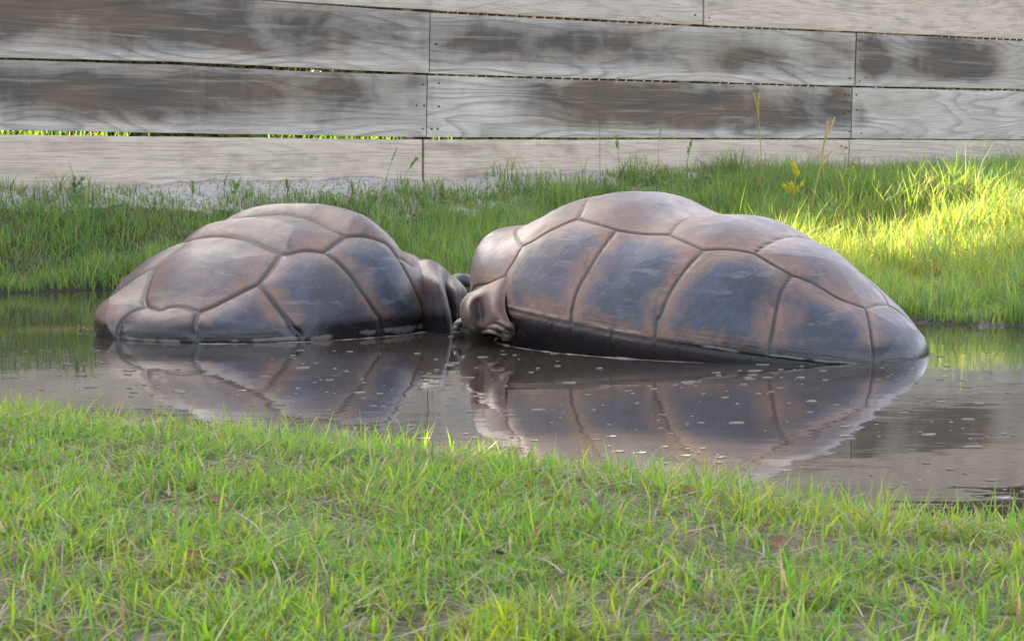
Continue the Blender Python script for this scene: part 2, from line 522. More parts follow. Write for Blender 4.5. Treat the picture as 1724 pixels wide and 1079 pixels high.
def board(s0, s1, zb, zt, dy, stains, pale, lean0=0.0, lean1=0.0, bright_bottom=0.55, base_stain=0.42):
    L = s1 - s0
    nX = max(12, int(L / 0.03)); nZ = 12
    U, W = np.meshgrid(np.linspace(0, 1, nX + 1), np.linspace(0, 1, nZ + 1), indexing='ij')
    S = s0 + U * L
    zbv = np.array([zb(s) for s in s0 + np.linspace(0, 1, nX + 1) * L])[:, None]
    ztv = np.array([zt(s) for s in s0 + np.linspace(0, 1, nX + 1) * L])[:, None]
    wob = 0.0016 * (vnoise(S * 9, W * 0 + s0 * 3 + dy, 2) - .5)
    Z = zbv + (ztv - zbv) * W + wob - Z0
    X = U * L + (1 - U) * lean0 * (1 - W) + U * lean1 * (1 - W)
    th = 0.036
    cup = 0.003 * (2 * W - 1) ** 2
    e = 0.004
    front = np.stack([X, -cup - dy, Z], -1)
    # rounded arrises: outermost rows set back
    front[:, 0, 1] += e; front[:, -1, 1] += e; front[0, :, 1] += e; front[-1, :, 1] += e
    back = np.stack([X, X * 0 + th - dy, Z], -1)
    n = (nX + 1) * (nZ + 1)
    V = np.vstack([front.reshape(-1, 3), back.reshape(-1, 3)])
    I = np.arange(n).reshape(nX + 1, nZ + 1)
    f1 = np.stack([I[:-1, :-1], I[1:, :-1], I[1:, 1:], I[:-1, 1:]], -1).reshape(-1, 4)
    f2 = f1[:, ::-1] + n
    b = np.concatenate([I[:, 0], I[-1, 1:], I[-2::-1, -1], I[0, -2:0:-1]])
    b2 = np.roll(b, -1)
    f3 = np.stack([b, b + n, b2 + n, b2], -1)
    st = np.full(U.shape, base_stain)
    for (u, w, ru, rw, a) in stains:
        st = st + a * np.exp(-((U - u) / ru) ** 2 - ((W - w) / rw) ** 2)
    st = st - bright_bottom * sstep(.22, 0.0, W)
    at = {'stain': np.tile(st.ravel(), 2), 'pale': np.full(2 * n, pale)}
    o = link('board', make_mesh('board', V, [f1, f2, f3], at, smooth=False), MW, fence, (s0, 0, 0))
    return o, L, zb, zt
top0 = lambda s: 1.328
sA = [-1.9, sx(0, 0) + .35, sx(1185, 22), sx(1185, 22) + 2.44, sx(1185, 22) + 4.9]
sB1, sB2 = sx(725, 70), sx(1442, 100)
sC1, sC2 = sx(720, 180), sx(1435, 190)
sD1, sD2 = sx(713, 270), sx(1430, 250)
g = 0.0035
Dbot = lambda s: 0.272
BD = []
BD.append(board(sA[1] - 2.4, sA[1] - g, A_bot, top0, .002, [(.5, .5, .3, .4, .2)], .3))
BD.append(board(sA[1] + g, sA[2] - g, A_bot, top0, -.001, [(.3, .8, .3, .4, .25)], .35, base_stain=.02))
BD.append(board(sA[2] + g, sA[3] - g, A_bot, top0, .003, [(.05, .3, .04, .3, .2)], .8, base_stain=.05, bright_bottom=.1))
BD.append(board(sA[3] + g, sA[4] - g, A_bot, top0, .001, [(.5, .5, .3, .4, .2)], .5))
BD.append(board(sB1 - 4.7, sB1 - 2.45, B_bot, B_top, .001, [(.5, .5, .4, .5, .5)], .05))
BD.append(board(sB1 - 2.44, sB1 - g, B_bot, B_top, .002, [(.3, .75, .45, .5, .55), (.1, .75, .15, .4, .5), (.55, .55, .2, .5, .25), (.8, .55, .12, .35, .2)], .0, lean1=-.006))
BD.append(board(sB1 + g, sB2 - g, B_bot, B_top, -.001, [(.25, .62, .22, .3, .6), (.6, .5, .3, .35, .35), (.95, .6, .08, .4, .3), (.08, .6, .05, .3, .3)], .0, lean0=-.006, lean1=-.006, base_stain=.34))
BD.append(board(sB2 + g, sB2 + 2.4, B_bot, B_top, .003, [(.05, .6, .04, .35, .9), (.26, .55, .1, .35, 1.0), (.15, .3, .3, .3, .2), (.38, .5, .06, .3, .7)], .0, lean0=-.006, bright_bottom=.5))
BD.append(board(sB2 + 2.41, sB2 + 4.8, B_bot, B_top, .001, [(.4, .5, .3, .4, .5)], .1))
BD.append(board(sC1 - 4.7, sC1 - 2.45, C_bot, C_top, .0, [(.5, .5, .4, .5, .4)], .2))
BD.append(board(sC1 - 2.44, sC1 - g, C_bot, C_top, .0025, [(.25, .68, .22, .3, .65), (.5, .5, .16, .35, .6), (.75, .75, .2, .3, .4), (.97, .9, .03, .15, .5), (.05, .6, .035, .6, -.35)], .0, lean1=-.005, bright_bottom=.6))
BD.append(board(sC1 + g, sC2 - g, C_bot, C_top, .0, [(.4, .62, .18, .5, .8), (.75, .55, .25, .42, .6), (.96, .75, .03, .3, .6), (.10, .5, .13, .6, -.5)], .05, lean0=-.005, lean1=-.004, bright_bottom=.7))
BD.append(board(sC2 + g, sC2 + 2.4, C_bot, C_top, .002, [(.02, .45, .02, .4, .5), (.2, .4, .2, .25, .1)], .1, lean0=-.004, base_stain=.02))
BD.append(board(sC2 + 2.41, sC2 + 4.8, C_bot, C_top, .001, [(.5, .4, .3, .3, .4)], .2))
BD.append(board(sD1 - 4.7, sD1 - 2.45, Dbot, D_top, .002, [], .9))
BD.append(board(sD1 - 2.44, sD1 - .0055, Dbot, D_top, .0, [(.3, .1, .4, .2, .15)], .9, base_stain=-.05, bright_bottom=0.0))
BD.append(board(sD1 + .0055, sD2 - .004, Dbot, D_top, .002, [(.1, .5, .3, .4, .12), (.95, .3, .05, .5, .3)], 1.0, base_stain=.0, bright_bottom=0.0))
BD.append(board(sD2 + .004, sD2 + 2.4, Dbot, D_top, .0, [(.2, .1, .4, .3, .15)], .75, base_stain=-.05, bright_bottom=0.0))
BD.append(board(sD2 + 2.41, sD2 + 4.8, Dbot, D_top, .001, [], .8))
# nail heads at the board ends
th = np.arange(8) * math.pi / 4
nv = np.vstack([np.stack([.0032 * np.cos(th), th * 0 - .0045, .0032 * np.sin(th)], -1), np.stack([.0040 * np.cos(th), th * 0 + .004, .0040 * np.sin(th)], -1)])
nail_me = make_mesh('nail', nv, [np.array([list(range(8))]), np.array([(i, i + 8, (i + 1) % 8 + 8, (i + 1) % 8) for i in range(8)])], smooth=False)
nail_me.materials.append(MNAIL)
for bo, L, zb, zt in BD:
    s0 = bo.location.x
    for xx in (.022, .05, L - .05, L - .022):
        for k, w in enumerate((.14, .52, .85)):
            if random.random() < .5: continue
            s = s0 + xx
            o = link('nail', nail_me, None, bo, (xx + random.uniform(-.008, .008), -.004, zb(s) + (zt(s) - zb(s)) * (w + random.uniform(-.05, .05)) - Z0))
# posts behind the joints and a chain-link mesh behind the planks
def box(x0, x1, y0, y1, z0, z1):
    V = np.array([(x, y, z) for x in (x0, x1) for y in (y0, y1) for z in (z0, z1)], float)
    q = np.array([(0, 1, 3, 2), (4, 6, 7, 5), (0, 4, 5, 1), (2, 3, 7, 6), (0, 2, 6, 4), (1, 5, 7, 3)])
    return V, q, np.zeros((0, 3), int)
for s in (sD1 - 2.44, sC1, sA[2], sC2, sC2 + 2.4, sD1 - 4.7):
    v, q, t = box(-.045, .045, .041, .13, -.25, 1.12)
    link('post', make_mesh('post', v, [q], smooth=False), MPOST, fence, (s, 0, 0))
wp = []
for k in np.arange(-5.0, 9.0, 0.052):
    for sgn in (1, -1):
        a = np.array([k, .15, 0.0]); b = np.array([k + sgn * 1.0, .15, 1.0])
        d = np.array([0.0011, 0, 0]); e = np.array([0, .0022, 0])
        V = np.array([a - d, a + d, a + e, b - d, b + d, b + e])
        wp.append((V, np.array([(0, 1, 4, 3), (1, 2, 5, 4), (2, 0, 3, 5)]), np.zeros((0, 3), int)))
v, q, t = join(wp)
tag(link('wire_mesh', make_mesh('wire_mesh', v, [q], smooth=False), MWIRE, fence), kind='stuff')

# ------------------------------------------------------------------ tortoises
KX = np.linspace(-1, 1, 11)
def spl(xk, yk, x):
    xk = np.asarray(xk, float); yk = np.asarray(yk, float)
    m = np.gradient(yk, xk)
    i = np.clip(np.searchsorted(xk, x) - 1, 0, len(xk) - 2)
    h = xk[i + 1] - xk[i]; t = np.clip((x - xk[i]) / h, 0, 1)
    return (2 * t**3 - 3 * t**2 + 1) * yk[i] + (t**3 - 2 * t**2 + t) * h * m[i] + (-2 * t**3 + 3 * t**2) * yk[i + 1] + (t**3 - t**2) * h * m[i + 1]
def dome(p, xd, yd):
    r = np.hypot(xd, yd); th = np.arctan2(yd, xd); ps = r * math.radians(p['pm'])
    sr = np.sin(ps) ** p['e']; c = np.cos(ps); cz = np.sign(c) * np.abs(c) ** p['e2']
    n = p['n']; k = (np.abs(np.cos(th)) ** n + np.abs(np.sin(th)) ** n) ** (-1 / n)
    # the shell tucks in below its widest line, most at the front
    k = k * (1 - p['tuck'] * sstep(88, 112, np.degrees(ps)) * (.35 + .65 * sstep(-.5, .7, np.cos(th))))
    x = p['a'] * sr * k * np.cos(th); y = p['b'] * sr * k * np.sin(th)
    u = np.clip(x / p['a'], -1, 1)
    zr = p['z0'] + p['z1'] * u
    z = zr + np.where(cz > 0, p['h'] * cz * spl(KX, p['P'], u), p['hd'] * cz)
    return np.stack([x, y, z], -1)
def in_poly(P, x, y):
    c = np.zeros(x.shape, bool)
    n = len(P)
    for i in range(n):
        x1, y1 = P[i]; x2, y2 = P[(i + 1) % n]
        if y1 == y2: continue
        m = ((y1 > y) != (y2 > y)) & (x < (x2 - x1) * (y - y1) / (y2 - y1) + x1)
        c ^= m
    return c
mir = lambda pts: [(a, -b) for a, b in pts]
def chain(*ls):
    out = []
    for l in ls:
        l = [tuple(a) for a in l]
        if out and abs(out[-1][0] - l[0][0]) + abs(out[-1][1] - l[0][1]) < 1e-6: l = l[1:]
        out += l
    return out
def rev(l): return list(reversed(l))
def outw(l, k=1.5):
    """run a seam on past the rim"""
    (a, b), (c, d) = l[-2], l[-1]
    m = math.hypot(c, d)
    return list(l) + [(c * k / m * .95, d * k / m * .95)]

def build_tortoise(p, scutes, seams, rim_r, mat, groove_w, groove_d, bulge, hump, label, n=361):
    root = tag(empty('giant_tortoise', (p['cx'], p['cy'], 0), p['yaw']), label, 'tortoise')
    s, t = np.meshgrid(np.linspace(-1, 1, n), np.linspace(-1, 1, n), indexing='ij')
    xd = s * np.sqrt(1 - t * t / 2); yd = t * np.sqrt(1 - s * s / 2)
    Lc = dome(p, xd, yd)
    def normals(G):
        du = np.gradient(G, axis=0); dv = np.gradient(G, axis=1)
        N = np.cross(du, dv); N /= np.linalg.norm(N, axis=-1, keepdims=True) + 1e-12
        return N
    N0 = normals(Lc)
    # distance to the nearest seam
    r = np.hypot(xd, yd)
    S3 = []
    for l in seams:
        q = spline_pts(l, 30)
        S3.append(dome(p, q[:, 0], q[:, 1]))
    ang = np.linspace(0, 2 * math.pi, 1100)
    S3.append(dome(p, rim_r * np.cos(ang), rim_r * np.sin(ang)))
    nm = 22
    for k in range(nm):
        a = (k + .5) * 2 * math.pi / nm
        rr = np.linspace(rim_r, 1, 50)
        S3.append(dome(p, rr * math.cos(a), rr * math.sin(a)))
    S3 = np.vstack(S3)
    P3 = Lc.reshape(-1, 3)
    D = np.empty(len(P3))
    for i in range(0, len(P3), 4000):
        c = P3[i:i + 4000]
        D[i:i + 4000] = np.sqrt(np.maximum(0, ((c ** 2).sum(1)[:, None] + (S3 ** 2).sum(1)[None] - 2 * c @ S3.T).min(1)))
    D = D.reshape(n, n)
    # face labels
    fx = .25 * (xd[:-1, :-1] + xd[1:, :-1] + xd[1:, 1:] + xd[:-1, 1:])
    fy = .25 * (yd[:-1, :-1] + yd[1:, :-1] + yd[1:, 1:] + yd[:-1, 1:])
    fr = np.hypot(fx, fy)
    lab = np.full(fx.shape, -1)
    for k, (nmk, cen, poly) in enumerate(scutes):
        P = []
        lab = np.where((lab < 0) & in_poly(poly, fx, fy), k, lab)
    base = len(scutes)
    fth = (np.arctan2(fy, fx) % (2 * math.pi)) / (2 * math.pi) * nm
    marg = (np.floor(fth + .5).astype(int)) % nm
    lab = np.where(fr > rim_r, base + marg, lab)
    if (lab < 0).any():
        lab = np.where(lab < 0, base + marg, lab)
    nlab = base + nm
    wob = fbm(Lc[..., 0] * 14, Lc[..., 1] * 14 + Lc[..., 2] * 9, 4)
    gw = groove_w * (.7 + .7 * wob)
    # plate middles stand proud; each plate differs
    famp = np.array([1 + .35 * (hash2(np.array(float(k)), np.array(3.0)) - .5) for k in range(nlab)]).ravel()
    vl = np.zeros((n, n), int); vl[:-1, :-1] = lab; vl[-1, :] = vl[-2, :]; vl[:, -1] = vl[:, -2]
    pillow = 1 - np.exp(-(D / .085) ** 1.4)
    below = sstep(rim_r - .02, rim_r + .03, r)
    vamp = np.array([hump if nmk == 'vertebral_scute' else 1.0 for nmk, _, _ in scutes] + [1.0] * nm)[vl]
    disp = bulge * (pillow * vamp - .55) * (1 - .5 * below)
    disp = disp - groove_d * np.exp(-(D / gw) ** 2) * (1 - .8 * below)
    disp = disp + .008 * (fbm(Lc[..., 0] * 5 + 3, Lc[..., 1] * 5 + Lc[..., 2] * 4, 8) - .5)
    G = Lc + N0 * disp[..., None]
    N = normals(G).reshape(-1, 3)
    V = G.reshape(-1, 3)
    cen = np.array([c for _, c, _ in scutes] + [1.0] * nm)[vl]
    # soften the jump of 'centre' between plates
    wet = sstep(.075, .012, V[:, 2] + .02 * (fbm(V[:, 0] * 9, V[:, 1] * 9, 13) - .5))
    wet = np.maximum(wet, .95 * (sstep(rim_r - .012, rim_r + .02, r + .02 * (wob - .5))).ravel())  # near-black below the rim: shade put into the colour
    rimline = np.exp(-((r - rim_r + .010 + .012 * (wob - .5)) / .007) ** 2) * sstep(.3, .55, fbm(Lc[..., 0] * 16 + 7, Lc[..., 1] * 16, 61))
    Dr = D.ravel() + .004 * (wob.ravel() - .5)
    brk = sstep(.35, .65, fbm(V[:, 0] * 22, V[:, 1] * 22 + V[:, 2] * 15, 33))
    ring = (np.exp(-((Dr - .0175) / .0020) ** 2) + .7 * np.exp(-((Dr - .027) / .0024) ** 2) + .5 * np.exp(-((Dr - .040) / .003) ** 2)) * brk
    I = np.arange(n * n).reshape(n, n)
    F = np.stack([I[:-1, :-1], I[1:, :-1], I[1:, 1:], I[:-1, 1:]], -1)
    car = None
    def sub(mask, name, parent):
        f = F[mask]
        u, inv = np.unique(f, return_inverse=True)
        me = make_mesh(name, V[u], [inv.reshape(-1, 4)],
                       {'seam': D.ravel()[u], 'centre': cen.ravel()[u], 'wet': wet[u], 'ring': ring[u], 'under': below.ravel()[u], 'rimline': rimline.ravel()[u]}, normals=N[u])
        return link(name, me, mat, parent)
    # underlay: the bony shell just below the plates, closed by the breastplate
    k = 3
    Gi = (Lc - N0 * .02)[::k, ::k]
    m_ = Gi.shape[0]
    Ii = np.arange(m_ * m_).reshape(m_, m_)
    Fi = np.stack([Ii[:-1, :-1], Ii[1:, :-1], Ii[1:, 1:], Ii[:-1, 1:]], -1).reshape(-1, 4)
    bd = np.concatenate([Ii[:, 0], Ii[-1, 1:], Ii[-2::-1, -1], Ii[0, -2:0:-1]])
    Vi = np.vstack([Gi.reshape(-1, 3), [[0, 0, -.2]]])
    Tb = np.stack([bd, np.full(len(bd), len(Vi) - 1), np.roll(bd, -1)], -1)
    car = link('carapace', make_mesh('carapace', Vi, [Fi, Tb]), MSK, root)
    for kk in range(nlab):
        msk = lab == kk
        if not msk.any(): continue
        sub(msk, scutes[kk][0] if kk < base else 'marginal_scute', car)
    return root, car

# right-hand tortoise: seams in the plan of the shell (x to the head, y to its left, which faces us)
RP = {'a': 0.5800, 'b': 0.3562, 'n': 2.15, 'e': 0.8735, 'e2': 0.8814, 'pm': 127.4, 'h': 0.36, 'hd': 0.352, 'z0': 0.0531, 'z1': 0.0692, 'yaw': 2.539, 'cx': 0.420, 'cy': 4.8109, 'tuck': .17,
      'P': [0.4255, 0.5457, 0.6693, 0.7395, 0.7528, 0.734, 0.8017, 0.8013, 0.6861, 0.706, 1.0022]}
T = dict(
 short=[(.276, .367), (.306, .278), (.354, .146)],
 FJ1=[(.276, .367), (.235, .365), (.181, .331), (.136, .287)],
 J12=[(.136, .287), (.093, .304), (.046, .307)],
 J23=[(.046, .307), (.009, .287), (-.023, .274), (-.05, .265)],
 J34=[(-.05, .265), (-.088, .29), (-.133, .309)],
 J45=[(-.133, .309), (-.163, .265), (-.201, .223)],
 J56=[(-.201, .223), (-.236, .224), (-.281, .217)],
 J67=[(-.281, .217), (-.31, .189), (-.338, .174), (-.377, .156), (-.42, .09)],
 S1=[(.136, .287), (.138, .232), (.149, .13), (.145, 0)],
 S3=[(-.05, .265), (-.036, .173), (-.031, .09), (-.035, 0)],
 S5=[(-.201, .223), (-.19, .154), (-.182, .046), (-.182, 0)],
 S7=[(-.42, .09), (-.418, .04), (-.416, 0)],
 C2=[(.046, .307), (.055, .399), (.075, .506), (.101, .583), (.123, .653), (.131, .686)],
 C4=[(-.133, .309), (-.133, .431), (-.13, .534), (-.13, .611), (-.129, .671)],
 C6=[(-.281, .217), (-.305, .312), (-.342, .403), (-.382, .487), (-.426, .57)],
 C7=[(-.42, .09), (-.483, .165), (-.553, .233), (-.634, .283)],
 FE=[(.276, .367), (.303, .429), (.348, .485), (.378, .54), (.38, .6)],
 FL=[(.348, .485), (.437, .47), (.576, .389)])
SP = {k: [tuple(a) for a in spline_pts(v, 6)] for k, v in T.items()}
for k in ('C2', 'C4', 'C6', 'C7', 'FE', 'FL'): SP[k] = outw(SP[k])
sc = []
def both(name, cen, near): sc.append((name, cen, near)); sc.append((name, cen, mir(near)))
def vert(cen, front, side, back):
    # front and back run from the near side to the midline
    near = chain(rev(front), side, back)
    sc.append(('vertebral_scute', cen, near + mir(rev(near))))
vert(.35, chain(SP['short'], [(.36, 0)]), SP['FJ1'], SP['S1'])
vert(.40, SP['S1'], chain(SP['J12'], SP['J23']), SP['S3'])
vert(.55, SP['S3'], chain(SP['J34'], SP['J45']), SP['S5'])
vert(.55, SP['S5'], chain(SP['J56'], SP['J67']), SP['S7'])
vert(.8, SP['S7'], SP['C7'], [SP['C7'][-1], (-1.5, .4), (-1.5, 0)])
both('costal_scute', .85, chain(rev(SP['FE']), SP['FJ1'], SP['J12'], SP['C2']))
both('costal_scute', 1.0, chain(rev(SP['C2']), SP['J23'], SP['J34'], SP['C4']) + [(-.1, 1.5)])
both('costal_scute', 1.0, chain(rev(SP['C4']), SP['J45'], SP['J56'], SP['C6']) + [(-.6, 1.5), (-.2, 1.5)])
both('costal_scute', 1.0, chain(rev(SP['C6']), SP['J67'], SP['C7']) + [(-1.3, 1.2)])
FEa = [q for q in SP['FE'] if q[0] <= .3481 and q[1] <= .4851]
both('front_scute', .75, chain(rev(SP['short']), FEa, SP['FL']) + [(1.5, .3), (1.5, 0), (.36, 0)])
both('front_scute', .9, chain(rev(SP['FL']), [q for q in SP['FE'] if q[1] >= .484]) + [(1.2, 1.2), (1.5, 1.0)])
seR = []
for k, v in T.items():
    vv = outw(v, 1.05) if k in ('C2', 'C4', 'C6', 'C7', 'FE') else v
    seR += [vv, mir(vv)]
seR += [[(.36, 0), (.5, 0), (.69, 0)], [(.354, .146), (.36, 0), (.354, -.146)]]
tortR, carR = build_tortoise(RP, sc, seR, .705, MSR, .0032, .0036, .008, 1.9,
    'larger giant tortoise on the right, bluish grey plates, sitting in the pond')

# left-hand tortoise: rump towards us, head to the right and away; y < 0 faces us
LP = {'a': 0.5000, 'b': 0.3983, 'n': 2.03, 'e': 0.8571, 'e2': 0.6934, 'pm': 107.8, 'h': 0.34, 'hd': 0.2301, 'z0': 0.0012, 'z1': 0.0014, 'yaw': 0.889, 'cx': -0.6187, 'cy': 5.3273, 'tuck': .0,
      'P': [0.3932, 0.3919, 0.5394, 0.6602, 0.7633, 0.8377, 0.9151, 0.757, 0.7127, 0.7707, 0.8813]}
T = dict(
 S1=[(.003, -.337), (.002, -.264), (.017, -.141), (.019, -.06), (.019, .08), (.003, .337)],
 K1F=[(.003, -.337), (.044, -.375), (.083, -.43), (.115, -.472), (.133, -.557)],
 K1G=[(.003, .337), (.044, .375), (.083, .43), (.115, .472), (.133, .557)],
 FV=[(.133, -.557), (.30, -.42), (.38, -.2), (.40, 0), (.38, .2), (.30, .42), (.133, .557)],
 C1F=[(.133, -.557), (.164, -.629), (.219, -.696), (.288, -.743), (.318, -.76)],
 C1G=[(.133, .557), (.164, .629), (.219, .696), (.318, .76)],
 K12=[(.003, -.337), (-.052, -.36), (-.104, -.38)],
 K12G=[(.003, .337), (-.052, .36), (-.104, .35)],
 K23=[(-.104, -.38), (-.134, -.31), (-.165, -.278), (-.176, -.254)],
 K24G=[(-.104, .35), (-.125, .27), (-.138, .207)],
 CK2=[(-.104, -.38), (-.105, -.522), (-.097, -.655), (-.065, -.759), (-.021, -.823)],
 CK2G=[(-.104, .35), (-.105, .522), (-.097, .655), (-.065, .80)],
 K34=[(-.176, -.254), (-.156, -.148), (-.127, -.04), (-.117, .051), (-.125, .16), (-.138, .207)],
 K4a=[(-.138, .207), (-.21, .204), (-.283, .225)],
 K4b=[(-.283, .225), (-.339, .284), (-.389, .342)],
 CGr=[(-.389, .342), (-.5, .5), (-.56, .60)],
 V3L=[(-.283, .225), (-.364, .157), (-.451, .092), (-.536, .005)],
 K3N=[(-.176, -.254), (-.252, -.302), (-.326, -.337)],
 N34=[(-.326, -.337), (-.41, -.299), (-.519, -.247)],
 N45=[(-.519, -.247), (-.496, -.145), (-.514, -.099), (-.556, -.082), (-.536, .005)],
 N5R=[(-.536, .005), (-.597, .04), (-.664, .063), (-.771, .079)],
 CN4=[(-.519, -.247), (-.656, -.325), (-.723, -.381)],
 CN3=[(-.326, -.337), (-.393, -.518), (-.423, -.66), (-.415, -.724)])
SP = {k: [tuple(a) for a in spline_pts(v, 6)] for k, v in T.items()}
for k in ('C1F', 'C1G', 'CK2', 'CK2G', 'CGr', 'N5R', 'CN4', 'CN3'): SP[k] = outw(SP[k])
sc = []
sc.append(('vertebral_scute', .45, chain(SP['S1'], SP['K1G'], rev(SP['FV']), rev(SP['K1F']))))
sc.append(('vertebral_scute', .55, chain(SP['K12'], SP['K23'], SP['K34'], rev(SP['K24G']), rev(SP['K12G']), rev(SP['S1']))))
sc.append(('vertebral_scute', .55, chain(SP['K3N'], SP['N34'], SP['N45'], rev(SP['V3L']), rev(SP['K4a']), rev(SP['K34']))))
sc.append(('vertebral_scute', .30, chain(SP['V3L'], SP['N5R']) + [(-1.5, .9)] + chain(rev(SP['CGr']), rev(SP['K4b']))))
sc.append(('costal_scute', 1.0, chain(rev(SP['C1F']), rev(SP['K1F']), SP['K12'], SP['CK2']) + [(.3, -1.5)]))
sc.append(('costal_scute', .9, chain(rev(SP['CK2']), SP['K23'], SP['K3N'], SP['CN3']) + [(-.4, -1.5)]))
sc.append(('costal_scute', .9, chain(rev(SP['CN3']), SP['N34'], SP['CN4']) + [(-1.2, -1.2)]))
sc.append(('costal_scute', .5, chain(rev(SP['CN4']), SP['N45'], SP['N5R']) + [(-1.5, -.3)]))
sc.append(('costal_scute', .8, chain(rev(SP['C1G']), rev(SP['K1G']), SP['K12G'], SP['CK2G']) + [(.3, 1.5)]))
sc.append(('costal_scute', .8, chain(rev(SP['CK2G']), SP['K24G'], SP['K4a'], SP['K4b'], SP['CGr']) + [(-.8, 1.4), (-.2, 1.5)]))
sc.append(('front_scute', .9, chain(rev(SP['C1F']), SP['FV'], SP['C1G']) + [(1.5, 1.0), (1.5, -1.0)]))
seL = []
for k, v in T.items(): seL.append(outw(v, 1.0) if k in ('C1F', 'C1G', 'CK2', 'CK2G', 'N5R', 'CN4', 'CN3') else v)
tortL, carL = build_tortoise(LP, sc, seL, .84, MSL, .0075, .0048, .010, 2.8,
    'smaller brown giant tortoise on the left, rump towards us, sitting in the pond')

# flared plates over the necks, where the two animals meet: curved sheets with thickness
def to_local(root, W):
    M = (Matrix.Translation(root.location) @ Matrix.Rotation(root.rotation_euler[2], 4, 'Z')).inverted()
    return np.array([tuple(M @ Vector(w)) for w in W])
def at_y(px, py, y):
    d = ray(px, py); t = y / d[1]
    return np.array([0, 0, CAM_H]) + d * t
def sheet(name, root, parent, rows, mat, thick=.012, n=26, cen=.9, wet_z=.05, wet_top=.06):
    """rows: control points (px, py, depth) laid out as a grid; smooth surface through them"""
    C = np.array([[at_y(*c) for c in r] for r in rows])
    A = np.stack([spline_pts(C[i], n)[:] for i in range(C.shape[0])])
    B = np.stack([spline_pts(A[:, j], n) for j in range(A.shape[1])], 1)
    h, w = B.shape[:2]
    du = np.gradient(B, axis=0); dv = np.gradient(B, axis=1)
    N = np.cross(dv, du); N /= np.linalg.norm(N, axis=-1, keepdims=True) + 1e-9
    if (N[..., 1].mean() > 0): N = -N
    Bk = B - N * thick
    # rounded edge
    V = np.vstack([B.reshape(-1, 3), Bk.reshape(-1, 3)])
    I = np.arange(h * w).reshape(h, w)
    f1 = np.stack([I[:-1, :-1], I[1:, :-1], I[1:, 1:], I[:-1, 1:]], -1).reshape(-1, 4)
    b = np.concatenate([I[:, 0], I[-1, 1:], I[-2::-1, -1], I[0, -2:0:-1]]); b2 = np.roll(b, -1)
    f = [f1, f1[:, ::-1] + h * w, np.stack([b, b2, b2 + h * w, b + h * w], -1)]
    W = V.copy()
    ed = np.minimum(np.minimum(np.arange(h)[:, None], h - 1 - np.arange(h)[:, None]) / h, np.minimum(np.arange(w)[None], w - 1 - np.arange(w)[None]) / w)
    d = np.tile((ed * .12 + .006).ravel(), 2)
    V = to_local(root, V)
    wet = sstep(wet_top, .01, W[:, 2])
    me = make_mesh(name, V, f, {'seam': d, 'centre': np.full(len(V), cen), 'wet': wet, 'ring': np.zeros(len(V)), 'under': np.zeros(len(V)), 'rimline': np.zeros(len(V))})
    return link(name, me, mat, parent)
sheet('front_scute', tortL, carL, [
    [(655, 424, 5.52), (690, 440, 5.46), (719, 436, 5.42), (741, 445, 5.38), (757, 459, 5.42)],
    [(672, 462, 5.36), (703, 468, 5.30), (728, 468, 5.24), (744, 474, 5.21), (752, 482, 5.30)],
    [(690, 500, 5.28), (716, 505, 5.22), (738, 505, 5.17), (752, 508, 5.15), (758, 512, 5.24)],
    [(702, 540, 5.24), (722, 545, 5.19), (745, 545, 5.15), (758, 543, 5.14), (764, 542, 5.22)],
    [(710, 585, 5.24), (730, 590, 5.20), (748, 590, 5.17), (760, 588, 5.16), (766, 585, 5.22)]], MSL, cen=.8, wet_top=.10)
sheet('front_scute', tortL, carL, [
    [(728, 462, 5.50), (748, 460, 5.44), (762, 463, 5.40), (772, 471, 5.40)],
    [(738, 480, 5.34), (756, 480, 5.26), (774, 482, 5.24), (786, 491, 5.30)],
    [(744, 505, 5.30), (760, 506, 5.22), (771, 508, 5.20), (778, 512, 5.27)],
    [(752, 530, 5.29), (764, 532, 5.22), (770, 533, 5.21), (774, 534, 5.26)],
    [(758, 556, 5.29), (766, 558, 5.24), (770, 558, 5.23), (774, 558, 5.27)]], MSL, cen=.6)
# curled plate of the right-hand one with its dished middle
sheet('front_scute', tortR, carR, [
    [(786, 495, 5.00), (803, 486, 4.90), (822, 478, 4.82), (846, 467, 4.765), (860, 464, 4.75)],
    [(777, 508, 4.93), (791, 500, 4.84), (811, 496, 4.815), (834, 490, 4.755), (852, 490, 4.745)],
    [(774, 522, 4.91), (787, 516, 4.80), (808, 510, 4.828), (829, 511, 4.735), (850, 516, 4.735)],
    [(776, 538, 4.91), (789, 534, 4.79), (811, 530, 4.818), (829, 528, 4.725), (856, 536, 4.725)],
    [(786, 552, 4.93), (796, 552, 4.82), (813, 549, 4.80), (832, 543, 4.735), (864, 552, 4.72)],
    [(794, 560, 5.00), (803, 562, 4.90), (817, 562, 4.85), (838, 560, 4.79), (868, 566, 4.77)]], MSR, thick=.014, cen=.55, wet_top=.045)

# heads and forelegs, mostly under the shells: wet dark skin
def blob(name, root, spine, rads, mat=None, seg=16, parent=None):
    P = spline_pts([at_y(*c) for c in spine], 6)
    rr = spline_pts(np.array(rads)[:, None], 6)[:, 0]
    v, q, t = tube(P, rr, seg)
    v = v + .0035 * (fbm(v[:, 0] * 60, v[:, 2] * 60 + v[:, 1] * 40, 3)[:, None] - .5)
    return link(name, make_mesh(name, to_local(root, v), [q, t]), mat or MSK, parent or root)
blob('head', tortR, [(838, 548, 5.10), (815, 552, 5.06), (795, 556, 5.03), (778, 556, 5.01), (768, 560, 5.00), (764, 564, 5.00)], [.05, .048, .042, .030, .018, .006])
blob('foreleg', tortR, [(890, 530, 5.00), (876, 542, 4.99), (868, 556, 4.98), (864, 575, 4.98), (862, 600, 4.98)], [.040, .038, .032, .028, .026])
blob('foreleg', tortL, [(700, 530, 5.42), (730, 545, 5.33), (748, 565, 5.26), (752, 590, 5.24)], [.06, .055, .05, .045])
